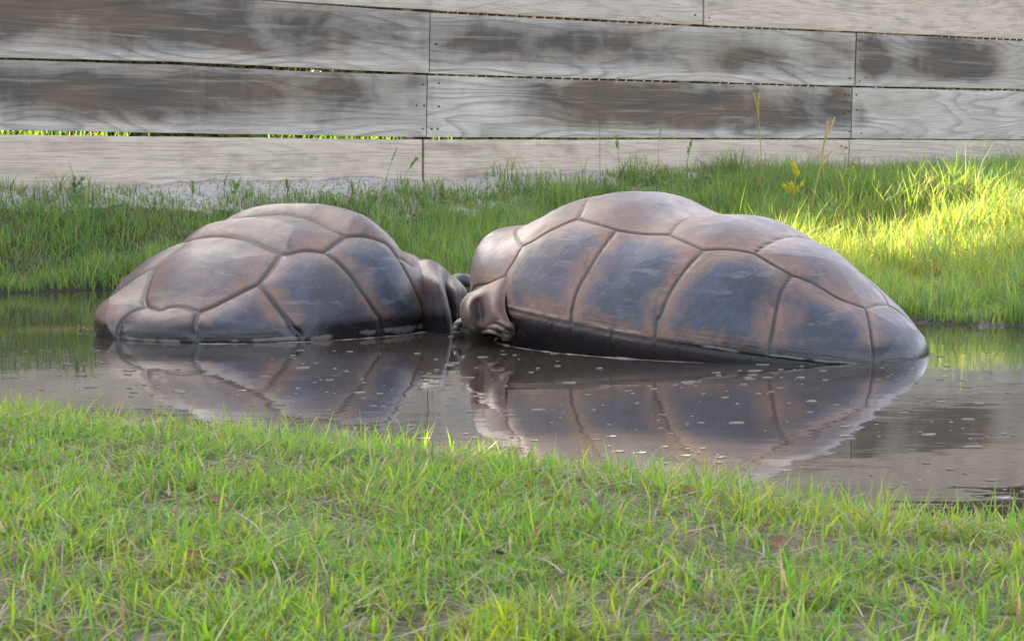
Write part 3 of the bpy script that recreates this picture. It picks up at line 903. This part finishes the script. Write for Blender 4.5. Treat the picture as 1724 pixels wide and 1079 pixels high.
blob('head', tortL, [(745, 496, 5.62), (765, 482, 5.60), (777, 474, 5.59), (788, 476, 5.58), (794, 482, 5.58)], [.030, .028, .024, .017, .006])
MSK2 = mat_simple('pinkish_wet_skin', (0.14, 0.098, 0.080), 0.30, 0.5, 0.5, 70.0, bump=0.4)
for sp_, rd in (([(826, 541, 4.75), (842, 540, 4.725), (858, 548, 4.72), (868, 556, 4.73)], [.003, .007, .007, .002]),
                ([(820, 552, 4.78), (832, 549, 4.74), (846, 553, 4.722), (858, 562, 4.73)], [.003, .0065, .0065, .002]),
                ([(812, 560, 4.80), (824, 557, 4.76), (834, 560, 4.745), (842, 566, 4.75)], [.002, .005, .005, .002])):
    blob('skin_fold', tortR, sp_, rd, MSK2, 12)
for (px, py, y, r) in ((772, 546, 4.98, .009), (768, 553, 4.97, .007)):
    blob('skin_fold', tortR, [(px - 5, py + 2, y), (px, py, y - .004), (px + 5, py + 2, y)], [r * .5, r, r * .5], seg=10)

# ------------------------------------------------------------------ grass
def in_holes(x, y, pad=0.0):
    """inside either tortoise"""
    m = np.zeros(x.shape, bool)
    for p in (RP, LP):
        c, s = math.cos(p['yaw']), math.sin(p['yaw'])
        u = (x - p['cx']) * c + (y - p['cy']) * s; v = -(x - p['cx']) * s + (y - p['cy']) * c
        m |= (u / (p['a'] + pad)) ** 2 + (v / (p['b'] + pad)) ** 2 < 1
    return m
GREENS = np.array([(.135, .225, .030), (.100, .195, .036), (.175, .245, .034), (.090, .170, .044), (.20, .24, .045)])
DRY = np.array([(.25, .19, .11), (.17, .115, .072), (.28, .24, .18), (.14, .10, .078)])
def blades(base, hgt, wid, az, lean, col, tipcol=None, K=3, curl=1.0):
    """tapered, bending strips"""
    N = len(base)
    dx, dy = np.cos(az), np.sin(az)
    fa = rng.uniform(0, 2 * math.pi, N)                       # facing of the flat side
    px_, py_ = np.cos(fa), np.sin(fa)
    V = np.empty((N, 2 * K + 1, 3), np.float32)
    for k in range(K + 1):
        f = k / K
        out = hgt * lean * (f ** (1 + curl))
        up = hgt * f * (1 - .35 * np.minimum(lean, 2.0) / 2 * f) * np.cos(np.minimum(lean, 1.4) * .6)
        c = base + np.stack([dx * out, dy * out, up], -1)
        w = wid * (1 - f ** 1.6) * .5 * (1.0 if k else .8)
        if k < K:
            V[:, 2 * k] = c - np.stack([px_ * w, py_ * w, 0 * w], -1)
            V[:, 2 * k + 1] = c + np.stack([px_ * w, py_ * w, 0 * w], -1)
        else:
            V[:, 2 * K] = c
    o = (np.arange(N) * (2 * K + 1))[:, None]
    q = np.concatenate([o + np.array([[2 * k, 2 * k + 1, 2 * k + 3, 2 * k + 2]]) for k in range(K - 1)]) if K > 1 else np.zeros((0, 4), int)
    t = o + np.array([[2 * K - 2, 2 * K - 1, 2 * K]])
    if tipcol is None: tipcol = col
    C = np.empty((N, 2 * K + 1, 3), np.float32)
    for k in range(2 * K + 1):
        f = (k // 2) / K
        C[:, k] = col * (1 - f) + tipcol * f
    return V.reshape(-1, 3), q, t, C.reshape(-1, 3)
def pick(pal, n, v=.18):
    c = pal[rng.integers(0, len(pal), n)] * rng.uniform(1 - v, 1 + v, (n, 1))
    return c * rng.uniform(.94, 1.06, (n, 3))
def grass_obj(name, label, sets, cat='grass'):
    V = []; Qs = []; Ts = []; C = []; c = 0
    for v, q, t, col in sets:
        V.append(v); C.append(col)
        if len(q): Qs.append(q + c)
        Ts.append(t + c); c += len(v)
    me = make_mesh(name, np.vstack(V), [np.vstack(Qs), np.vstack(Ts)], {'Col': np.vstack(C)}, smooth=True)
    return tag(link(name, me, MG), label, cat, kind='stuff')
def scatter(n, x0, x1, y0, y1, keep):
    x = rng.uniform(x0, x1, n); y = rng.uniform(y0, y1, n)
    m = keep(x, y)
    return x[m], y[m]

# near lawn
def keep_lawn(x, y):
    inside = np.abs(x) < .27 * y + .25
    d = near_y(x) - y
    dens = np.where(inside, 1.0, .30) * (.15 + 1.5 * sstep(.3, .62, fbm(x * 10, y * 10, 31)) * .62)
    return (d > -.02) & (rng.random(len(x)) < dens * np.where(d < .04, .7, 1))
x, y = scatter(430000, -2.2, 2.2, .9, 4.0, keep_lawn)
d = near_y(x) - y
cl = fbm(x * 6, y * 6, 41)
tall = fbm(x * 13, y * 13, 45)
edge = sstep(.28, .0, d)
h = (.013 + .024 * rng.random(len(x)) + .022 * cl * rng.random(len(x))) * (1 + 1.3 * edge * rng.random(len(x)) ** 2.0)
h *= np.where((tall > .58) & (rng.random(len(x)) < .30), 1.8, 1.0)
h = np.minimum(h * .82, .072)
w = rng.uniform(.0020, .0046, len(x))
lean = rng.gamma(2.2, .42, len(x)) * (1 - .45 * edge)
dry = rng.random(len(x)) < (.06 + .16 * sstep(.5, .7, fbm(x * 5 + 9, y * 5, 51)))
col = np.where(dry[:, None], pick(DRY, len(x)), pick(GREENS, len(x)))
col = col * np.array([1.12, 1.18, 1.05])
yel = sstep(.45, .7, fbm(x * 3.1, y * 3.1, 61))[:, None]
col = np.where(dry[:, None], col, col * (1 + yel * np.array([.28, .08, -.1])))
base = np.stack([x, y, ground_z(x, y) - .002], -1)
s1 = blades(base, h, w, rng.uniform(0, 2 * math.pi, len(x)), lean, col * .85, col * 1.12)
# thatch lying flat
x, y = scatter(76000, -2.0, 2.0, .9, 3.9, lambda x, y: (near_y(x) - y > -.01) & (rng.random(len(x)) < np.where(np.abs(x) < .27 * y + .25, .7, .2)))
col = pick(np.vstack([DRY, DRY, GREENS[:1] * .7]), len(x), .3)
base = np.stack([x, y, ground_z(x, y) + .002 + .012 * rng.random(len(x))], -1)
s2 = blades(base, rng.uniform(.010, .026, len(x)), rng.uniform(.0012, .0034, len(x)), rng.uniform(0, 6.28, len(x)), rng.uniform(1.6, 3.5, len(x)), col, None, 3, .1)
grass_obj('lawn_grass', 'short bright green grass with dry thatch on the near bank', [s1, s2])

# far bank
def keep_far(x, y):
    fy = far_y(x); fd = fence_d(x, y); fs = fence_s(x, y)
    inside = (np.abs(x) < .27 * y + .35)
    sand = sstep(.24, .05, fd) * sstep(3.9, 2.4, fs)
    dens = (.55 + .8 * fbm(x * 4, y * 4, 71)) * (.72 + .5 * sstep(3.0, 1.5, fs)) * (1 - .80 * sand * np.where(fs > .6, 1.1, .75)) * np.where(inside, 1, .3)
    return (y > fy - .01) & (fd > .04) & (~in_holes(x, y, -.03)) & (rng.random(len(x)) < dens)
x, y = scatter(640000, -4.0, 5.0, 4.3, 11.5, keep_far)
fd = fence_d(x, y); fs = fence_s(x, y)
rt = sstep(.6, 2.4, fs)
cl = fbm(x * 5, y * 5, 81)
h = (.035 + .085 * rng.random(len(x)) * (.1 + 1.8 * sstep(.25, .75, cl))) * (1 + .22 * rt)
h *= np.where(rng.random(len(x)) < .02, 1.5, 1.0)
h *= np.where(fs < 3.8, .72 + .28 * sstep(.3, .9, fd), .55 + .4 * sstep(.2, 1.4, fd))
w = rng.uniform(.0028, .0068, len(x))
dry = rng.random(len(x)) < .09
col = np.where(dry[:, None], pick(DRY, len(x)), pick(GREENS * np.array([1.42, 1.34, 1.8]), len(x)))
sun_tint = sstep(1.0, 1.6, fs) * sstep(1.2, 1.9, fd) * sstep(3.4, 2.6, fd) * (.35 + .65 * cl)  # yellower blades in the sunlit strip: sunlight put into their colour
col = col * (1 + sun_tint[:, None] * np.array([.46, .17, .0]))
base = np.stack([x, y, ground_z(x, y) - .004], -1)
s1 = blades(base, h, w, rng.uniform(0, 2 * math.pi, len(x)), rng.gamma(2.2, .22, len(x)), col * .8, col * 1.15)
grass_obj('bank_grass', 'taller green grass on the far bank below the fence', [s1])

# sunlit weeds beyond the fence, glimpsed through the gaps
x, y = scatter(60000, -6, 6, 5, 16, lambda x, y: (fence_d(x, y) < -.75) & (fence_d(x, y) > -1.9) & (vnoise(fence_s(x, y) * 2.6, x * 0 + 2.5, 23) > .42) & (fence_s(x, y) > -2) & (fence_s(x, y) < 8))
base = np.stack([x, y, ground_z(x, y)], -1)
col = pick(GREENS * 1.15, len(x))
s1 = blades(base, rng.uniform(.12, .62, len(x)), rng.uniform(.006, .014, len(x)), rng.uniform(0, 6.28, len(x)), np.minimum(rng.gamma(2, .25, len(x)), .75), col * .9, col * 1.2)
grass_obj('field_weeds', 'sunlit tall weeds glimpsed through the gaps in the fence', [s1], 'weeds')

# leafy hedge behind the planks
nh = 80000
hs_ = rng.uniform(-4, 12, nh); hb = rng.uniform(4.2, 5.6, nh)
hz = .25 + rng.random(nh) * (1.35 + 1.7 * sstep(1.5, 4.0, hs_) + .4 * vnoise(hs_ * 1.5, hs_ * 0, 17))  # raised on the right to block the sky's reflection in the water
c = np.stack([FA[0] + FDIR[0] * hs_ - FN[0] * hb, FA[1] + FDIR[1] * hs_ - FN[1] * hb, hz], -1)
u = rng.normal(size=(nh, 3)); u /= np.linalg.norm(u, axis=1)[:, None]
w_ = np.cross(u, rng.normal(size=(nh, 3))); w_ /= np.linalg.norm(w_, axis=1)[:, None] + 1e-9
Lh = rng.uniform(.06, .11, (nh, 1))
V = np.stack([c - u * Lh, c + w_ * Lh * .55, c + u * Lh, c - w_ * Lh * .55], 1).reshape(-1, 3)
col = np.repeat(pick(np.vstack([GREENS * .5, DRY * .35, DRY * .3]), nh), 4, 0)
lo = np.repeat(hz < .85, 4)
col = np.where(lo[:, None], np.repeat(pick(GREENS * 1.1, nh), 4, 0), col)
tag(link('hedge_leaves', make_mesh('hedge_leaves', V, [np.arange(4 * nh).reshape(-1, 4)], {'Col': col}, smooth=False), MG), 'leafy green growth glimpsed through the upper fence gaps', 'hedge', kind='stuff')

# ------------------------------------------------------------------ weed stalks with seed heads
def stalk(px, py, tops, colr, label, rad=.0016, heads='spike', big=1.0):
    """tops: list of polylines of pixels from the foot upwards"""
    b = on_ground(px, py)
    yb = b[1]
    root = tag(empty('weed_stalk', tuple(b)), label, 'weed')
    for k, pl in enumerate(tops):
        P = [at_y(a, c, yb + (0.0 if k == 0 else .01 * k)) - b for a, c in pl]
        if k == 0: P = [np.array([0, 0, -.02])] + P[1:] if len(P) > 2 else [np.array([0, 0, -.02])] + P
        P = spline_pts(P, 5)
        v, q, t = tube(P, np.linspace(rad, rad * .55, len(P)), 5)
        C = np.tile(np.array(colr), (len(v), 1))
        link('stem', make_mesh('stem', v, [q, t], {'Col': C}), MG, root)
        tip = P[-1]; dr = P[-1] - P[-3]; dr /= np.linalg.norm(dr) + 1e-9
        parts = []
        nsp = 30 if heads == 'spike' else 34
        if heads is None: continue
        for j in range(nsp):
            f = j / nsp
            c = tip - dr * (.06 * f if heads == 'spike' else .05 * f)
            o = np.array([random.gauss(0, 1), random.gauss(0, 1), random.gauss(.6, .6)]); o /= np.linalg.norm(o)
            ln = (.008 if heads == 'spike' else .011) * random.uniform(.6, 1.3)
            ln *= big
            sd_ = np.cross(o, [0.3, .9, .2]); sd_ /= np.linalg.norm(sd_)
            wv_ = .0014 if heads == 'spike' else .0022 * big
            parts.append((np.array([c, c + o * ln * .5 + sd_ * wv_, c + o * ln + dr * ln * .6, c + o * ln * .5 - sd_ * wv_]), np.array([(0, 1, 2, 3)]), np.zeros((0, 3), int)))
        v, q, t = join(parts)
        hc = np.array(colr) * (1.2 if heads == 'spike' else 1.3)
        link('seed_head', make_mesh('seed_head', v, [q], {'Col': np.tile(hc, (len(v), 1)) * rng.uniform(.8, 1.2, (len(v), 1))}, smooth=False), MG, root)
    return root
ST = (.50, .40, .14); GN = (.13, .20, .04); YG = (.24, .28, .04)
stalk(1284, 305, [[(1284, 305), (1281, 250), (1277, 200), (1270, 158)], [(1277, 205), (1277, 180), (1278, 158)]], ST, 'straw coloured stalk with a forked tip before the fence, leftmost of the tall pair', .0026)
stalk(1365, 360, [[(1365, 360), (1372, 320), (1384, 275), (1402, 252)]], ST, 'short bent straw stalk at the edge of the sunlit grass', .004)
stalk(1388, 340, [[(1388, 340), (1387, 290), (1386, 250), (1405, 200)], [(1386, 250), (1390, 230), (1394, 205)]], ST, 'thick straw stalk with a drooping seed head before the plank joint', .004)
stalk(1424, 305, [[(1424, 305), (1424, 285), (1427, 258)]], (.55, .47, .36), 'pale dry stub standing against the right plank joint', .0045, None)
stalk(1011, 310, [[(1011, 310), (1010, 240), (1012, 165), (1042, 130)], [(1012, 170), (1012, 155)]], (.22, .17, .12), 'thin brown stalk bending right at its tip behind the large shell', .0014)
stalk(1044, 312, [[(1044, 312), (1042, 270), (1038, 232)]], GN, 'thin green stalk with a leafy top behind the large shell', .0014, 'leaf')
stalk(1155, 325, [[(1155, 325), (1157, 280), (1162, 240)]], GN, 'green weed with small leaves right of the large shell top', .0018, 'leaf')
stalk(1108, 305, [[(1108, 305), (1109, 250), (1113, 215)]], (.26, .2, .15), 'thin bare stalk between the two leafy weeds', .0012)
stalk(645, 318, [[(645, 318), (655, 285), (668, 250)]], (.2, .2, .08), 'slanting thin stem left of the central plank joint', .0013)
stalk(672, 320, [[(672, 320), (685, 290), (703, 266)]], GN, 'green stem with a small leaf touching the central plank joint', .0013, 'leaf')
stalk(1335, 345, [[(1335, 345), (1336, 325), (1332, 310)], [(1336, 330), (1350, 310)], [(1335, 330), (1322, 315)], [(1335, 320), (1340, 295), (1336, 278)]], (.42, .36, .04), 'glowing yellow leafy weed at the left end of the sunlit grass', .003, 'leaf', 1.5)
stalk(1418, 320, [[(1418, 320), (1418, 300)], [(1418, 300), (1408, 292)], [(1418, 302), (1430, 290)]], YG, 'small bright green leafy weed below the pale stub', .002, 'leaf', 1.9)
stalk(1475, 350, [[(1475, 350), (1476, 310)], [(1476, 322), (1472, 306)]], GN, 'slim green weed in the middle of the sunlit grass', .0016, 'leaf')
stalk(1550, 360, [[(1550, 360), (1590, 325), (1622, 300)], [(1575, 340), (1560, 320)]], YG, 'slanting bright green weed on the right of the sunlit grass', .003, 'leaf')
stalk(130, 345, [[(130, 345), (124, 320), (126, 302)], [(125, 318), (140, 300)]], (.10, .16, .05), 'dark green bushy weed at the left before the fence', .002, 'leaf')
stalk(325, 340, [[(325, 340), (324, 318), (323, 306)]], GN, 'green seed head left of centre before the pale bottom plank', .0015, 'leaf')
stalk(400, 345, [[(400, 345), (396, 325), (392, 305)], [(395, 322), (404, 306)]], GN, 'pair of green seed heads above the left shell', .0015, 'leaf')
stalk(485, 345, [[(485, 345), (484, 320), (482, 304)]], (.16, .17, .05), 'olive seed head just right of the pair above the left shell', .0015, 'leaf')
stalk(594, 350, [[(594, 350), (593, 325), (592, 308)]], (.16, .17, .05), 'leafy weed on the sand right of the left shell top', .002, 'leaf')
stalk(266, 392, [[(243, 425), (258, 395), (270, 355)]], (.30, .22, .10), 'single brown twig rising from the grass behind the left shell', .0022, None)
stalk(870, 345, [[(870, 345), (871, 320), (868, 300)]], GN, 'green weed in the grass between the shells', .0016, 'leaf')
stalk(745, 340, [[(745, 340), (744, 322), (742, 312)]], GN, 'small green weed on the sand right of the central plank joint', .0016, 'leaf')

# single tall blades that stand up against the water
def rush(px, py, tops, label, colr=(.13, .22, .03), w=.004):
    b = on_ground(px, py)
    root = tag(empty('grass_tuft', tuple(b)), label, 'grass')
    for k, pl in enumerate(tops):
        P = spline_pts([at_y(a, c, b[1] + .006 * k) - b for a, c in pl], 5)
        n = len(P)
        f = np.linspace(0, 1, n)
        ww = w * (1 - f ** 1.8) * .5 + .0002
        side = np.array([1, .25, 0]); dep = np.array([-.2, 1, 0])
        V = np.concatenate([P - side * ww[:, None], P + dep * ww[:, None] * .35, P + side * ww[:, None]])
        q = [(i, i + 1, n + i + 1, n + i) for i in range(n - 1)] + [(n + i, n + i + 1, 2 * n + i + 1, 2 * n + i) for i in range(n - 1)]
        C = np.tile(np.array(colr), (len(V), 1)) * np.tile(.85 + .4 * f, 3)[:, None]
        link('blade', make_mesh('blade', V, [np.array(q)], {'Col': C}), MG, root)
    return root
rush(607, 725, [[(607, 725), (608, 700), (607, 675)]], 'lone upright blade at the near water edge, left of centre')
rush(905, 775, [[(905, 775), (906, 730), (908, 673)]], 'brown thin stem standing up before the water at centre', (.22, .15, .07), .003)
rush(1075, 800, [[(1068, 800), (1078, 760), (1094, 722)]], 'broad green blade leaning right below the large shell')
rush(950, 800, [[(945, 800), (958, 770), (976, 745)], [(938, 800), (932, 780), (926, 752)]], 'sunlit pair of blades spreading over the centre of the near bank', (.2, .27, .04))
rush(1450, 862, [[(1438, 868), (1458, 832), (1480, 800)]], 'straw coloured leaning blade before the dark water', (.42, .36, .18), .004)
rush(1620, 890, [[(1620, 890), (1616, 830), (1608, 785)], [(1620, 890), (1624, 840), (1623, 785)], [(1622, 890), (1634, 830), (1646, 790)]], 'three-bladed green tuft standing alone at the right water edge', (.09, .18, .03))
rush(730, 800, [[(727, 800), (727, 765), (728, 738)]], 'dark thin blade on the near bank below the meeting heads', (.06, .10, .03), .003)
rush(560, 880, [[(558, 900), (559, 870), (560, 838)]], 'dark green blade in the lawn left of centre', (.06, .12, .03), .004)
rush(1210, 810, [[(1210, 812), (1208, 780), (1209, 745)]], 'short stem with a reddish tip before the large reflection', (.2, .17, .06), .003)
rush(710, 810, [[(706, 815), (714, 790), (722, 770)]], 'pale pinkish dry blade lying on the near bank', (.42, .31, .24), .0035)

# ------------------------------------------------------------------ floating flecks and scum
def fleck_mesh(seed):
    r = np.random.default_rng(seed)
    n = 12
    a = np.arange(n) * 2 * math.pi / n
    rr = .45 + .7 * r.random(n); rr = (rr + np.roll(rr, 1)) / 2
    top = np.stack([np.cos(a) * rr, np.sin(a) * rr * .55, np.full(n, .0006)], -1)
    bot = np.stack([np.cos(a) * rr * 1.06, np.sin(a) * rr * .58, np.full(n, -.002)], -1)
    V = np.vstack([top, bot, [[0, 0, .0008]]])
    q = [(i, i + n, (i + 1) % n + n, (i + 1) % n) for i in range(n)]
    t = [(2 * n, i, (i + 1) % n) for i in range(n)]
    me = make_mesh('floating_fleck', V, [np.array(q)[:, ::-1], np.array(t)])
    me.materials.append(MSCUM)
    return me
FM = [fleck_mesh(k) for k in range(10)]
def on_water(px, py):
    d = ray(px, py); t = CAM_H / -d[2]
    return d[0] * t, d[1] * t
cnt = 0
tiny = []
fl_named = [(150, 686, 20), (155, 652, 24), (300, 658, 30), (70, 656, 14), (465, 688, 18), (605, 661, 22), (640, 663, 12), (730, 646, 22), (555, 640, 18), (690, 716, 20), (310, 690, 24), (100, 632, 14), (1000, 690, 10),
            (1240, 712, 30), (1185, 663, 10), (1300, 660, 16), (1010, 620, 14), (905, 690, 30), (1040, 760, 26), (1640, 752, 40), (1690, 838, 50), (1600, 790, 18), (1560, 780, 16), (1520, 695, 22), (1630, 706, 24), (1690, 730, 14),
            (990, 665, 12), (1100, 655, 16), (1130, 730, 12), (1180, 712, 14), (900, 742, 16), (860, 700, 20), (800, 737, 12), (590, 552 + 40, 12), (1210, 632, 12), (1390, 640, 10), (1480, 640, 8)]
def add_fleck(px, py, wpx):
    X, Y = on_water(px, py)
    Xa = np.array([X]); Ya = np.array([Y])
    if in_holes(Xa, Ya, .0)[0] or Y < near_y(Xa)[0] + .03 or Y > far_y(Xa)[0] - .03: return None
    s = wpx * .5 * Y / FPX
    if wpx < 7:
        tiny.append((X, Y, s)); return None
    o = link('floating_fleck', FM[random.randrange(10)], None, None, (X, Y, .001))
    o.scale = (s, s * random.uniform(.6, 1.9), 1)
    o.rotation_euler = (0, 0, random.uniform(-.5, .5))
    return tag(o, 'small pale fleck floating on the brown pond', 'fleck', 'pale flecks floating on the pond')
for a in fl_named: add_fleck(*a)
rr_ = random.Random(5)
while cnt < 620:
    cnt += 1
    px = rr_.uniform(-20, 1744); py = 590 + 250 * rr_.random() ** 1.25
    if rr_.random() < .25 and px > 750: py = rr_.uniform(560, 640)
    if float(vnoise(np.array([px / 130.]), np.array([py / 22.]), 12)[0]) < .45 and rr_.random() < .8: continue
    add_fleck(px, py, rr_.choice([3, 4, 5, 6, 6, 8, 9, 11, 13, 16, 20, 26]) * rr_.uniform(.7, 1.2))
for k in range(60):                                            # pale specks standing in for ripple glints at the rump of the left one
    tx = rr_.gauss(175, 22); add_fleck(tx, 556 + (tx - 150) * .12 + rr_.uniform(-5, 9), rr_.uniform(3, 6.9))
parts = []
for X, Y, s in tiny:
    a = rr_.uniform(0, 3)
    th = np.arange(6) * math.pi / 3 + a
    V = np.stack([X + np.cos(th) * s, Y + np.sin(th) * s * .8, np.full(6, .0005)], -1)
    V2 = V.copy(); V2[:, 2] = -.002
    parts.append((np.vstack([V, V2, [[X, Y, .0007]]]), np.array([(i, (i + 1) % 6, (i + 1) % 6 + 6, i + 6) for i in range(6)])[:, ::-1], np.array([(12, i, (i + 1) % 6) for i in range(6)])))
v, q, t = join(parts)
tag(link('floating_specks', make_mesh('floating_specks', v, [q, t]), MSCUM), 'scattered tiny pale specks on the pond', 'specks', kind='stuff')

def scum_glint_line(p, root, a0, a1, r0, label):
    """thin pale rim of scum, glint put into its colour, where shell meets water"""
    th = np.linspace(a0, a1, 140)
    pts = []
    rr = np.linspace(.3, 1, 400)
    for a in th:
        L = dome(p, rr * math.cos(a), rr * math.sin(a))
        i = np.argmax(L[:, 2] < 0.0) if (L[:, 2] < 0).any() else len(L) - 1
        q = L[i].copy(); m = np.hypot(q[0], q[1]); q[:2] *= (m + .02) / m; q[2] = .0006
        pts.append(q)
    P = np.array(pts)
    c, s = math.cos(p['yaw']), math.sin(p['yaw'])
    W = np.stack([p['cx'] + P[:, 0] * c - P[:, 1] * s, p['cy'] + P[:, 0] * s + P[:, 1] * c, P[:, 2]], -1)
    r = r0 * (.14 + 1.2 * vnoise(th * 14, th * 0, 3) * sstep(.35, .6, vnoise(th * 12, th * 0 + 5, 8)))
    v, q, t = tube(W, r, 6)
    v[:, 2] *= .5
    return tag(link('scum_glint_line', make_mesh('scum_glint_line', v, [q, t]), MSCUM), label, 'scum')
scum_glint_line(RP, tortR, R_(20), R_(112), .0042, 'thin pale line of scum and painted glint along the waterline of the right shell')
scum_glint_line(LP, tortL, R_(-150), R_(-55), .0040, 'thin pale line of scum and painted glint along the waterline of the left shell')

# ------------------------------------------------------------------ dead leaves on the near bank
lv = []
for k in range(9):
    f = k / 8
    wd = .35 * math.sin(math.pi * (f * .92 + .04)) ** .8
    lv += [(f - .5, -wd, .10 * (f - .5) ** 2 + .10), (f - .5, 0, .25 * (f - .5) ** 2), (f - .5, wd, .10 * (f - .5) ** 2 + .12)]
lq = []
for k in range(8):
    lq += [(3 * k, 3 * k + 3, 3 * k + 4, 3 * k + 1), (3 * k + 1, 3 * k + 4, 3 * k + 5, 3 * k + 2)]
leaf_me = make_mesh('dead_leaf', lv, [np.array(lq)])
leaf_me.materials.append(MLEAFD)
for (px, py) in [(335, 830), (365, 865), (325, 962), (600, 815), (985, 845), (1160, 850), (840, 960), (1310, 940), (700, 890)]:
    b = on_ground(px, py)
    o = link('dead_leaf', leaf_me, None, None, (b[0], b[1], b[2] + .016))
    s = random.uniform(.012, .020)
    o.scale = (s, s, s)
    o.rotation_euler = (random.uniform(-.5, .8), random.uniform(-.6, .6), random.uniform(0, 6.28))
    tag(o, 'small curled brown dead leaf lying in the near lawn', 'leaf', 'dead leaves in the near lawn')

# ------------------------------------------------------------------ unseen trees added beyond the fence; crowns shaped to shade the pond
TS = math.tan(SUN_EL)
def sun_foot(P):
    """where the shadow of a point falls on the level of the bank (z = 0.15)"""
    t = (P[:, 2] - .15) / TS
    return P[:, 0] - TO_SUN[0] * t, P[:, 1] - TO_SUN[1] * t
def gaps(P):
    """leaves left out so sun reaches chosen patches: True where none hang"""
    x, y = sun_foot(P)
    fs = fence_s(x, y); fd = fence_d(x, y)
    wob = .5 * (fbm(x * 2.2, y * 2.2, 91) - .5)
    g = (fs + wob > .5) & (fs < 6.0) & (fd + .35 * wob < 2.35) & (fd > .5)
    for (cx, cy, r) in ((-.22, 3.28, .20), (-.02, 3.12, .24), (.14, 3.0, .17), (.05, 3.2, .28), (-1.28, 5.42, .16)):
        g |= (x - cx) ** 2 + (y - cy) ** 2 < (r * (1 + wob)) ** 2
    g |= (fd < .0)
    return g
def tree(s, back, hgt, crown_r, label, seed):
    r = np.random.default_rng(seed)
    b = FA + FDIR * s - FN * back
    root = tag(empty('tree', (b[0], b[1], .3)), label, 'tree', 'unseen shade trees beyond the fence')
    z = np.linspace(0, hgt, 9)
    P = np.stack([.25 * np.sin(z * .5 + seed), .2 * np.cos(z * .4 + seed), z - .1], -1)
    parts = [tube(P, np.linspace(.17, .05, 9) * (1 + .4 * np.exp(-z * 3)), 9)]
    for k in range(9):
        f = r.uniform(.45, .98); i = f * 8; p0 = P[int(i)]
        a = r.uniform(0, 6.28); L = crown_r * r.uniform(.5, .95)
        q = np.array([p0, p0 + [math.cos(a) * L * .5, math.sin(a) * L * .5, L * .25], p0 + [math.cos(a) * L, math.sin(a) * L, L * .4]])
        parts.append(tube(spline_pts(q, 4), np.linspace(.05, .012, 9), 6))
    v, q, t = join(parts)
    link('trunk', make_mesh('trunk', v, [q, t]), MBARK, root)
    n = 12000
    # clumps of leaves through the crown volume
    nc = 90
    d = r.normal(size=(nc, 3)); d /= np.linalg.norm(d, axis=1)[:, None]
    cc = d * (r.random((nc, 1)) ** .4) * np.array([crown_r, crown_r, crown_r * .85]) + np.array([0, 0, hgt * .86])
    c = cc[r.integers(0, nc, n)] + r.normal(size=(n, 3)) * .30
    Wp = c + np.array([b[0], b[1], .3])
    c = c[~gaps(Wp)]
    n = len(c)
    u = r.normal(size=(n, 3)); u /= np.linalg.norm(u, axis=1)[:, None]
    w = np.cross(u, r.normal(size=(n, 3))); w /= np.linalg.norm(w, axis=1)[:, None] + 1e-9
    L = r.uniform(.06, .12, (n, 1))
    V = np.stack([c - u * L, c + w * L * .55, c + u * L, c - w * L * .55], 1).reshape(-1, 3)
    Q = np.arange(4 * n).reshape(-1, 4)
    col = np.repeat(pick(np.array([(.045, .085, .022), (.06, .11, .025), (.035, .07, .02)]), n), 4, 0)
    link('crown', make_mesh('crown', V, [Q], {'Col': col}, smooth=False), ML, root)
    return root
for k, (s, back, hgt, cr) in enumerate([(-5.0, 7.5, 8.2, 2.9), (-1.6, 8.0, 8.6, 3.0), (1.6, 8.6, 9.4, 3.1), (4.8, 7.6, 8.8, 3.0), (8.0, 8.2, 8.6, 3.0), (-8.2, 8.3, 8.8, 3.0), (0.0, 10.5, 11.5, 3.2), (-4.0, 11.0, 11.5, 3.2), (4.2, 11.0, 12.0, 3.2), (-2.6, 6.0, 6.4, 2.3), (0.3, 6.2, 6.6, 2.2)]):
    tree(s, back, hgt, cr, 'dark leafy tree beyond the plank fence, unseen above the picture, added to shade the pond', 20 + k)
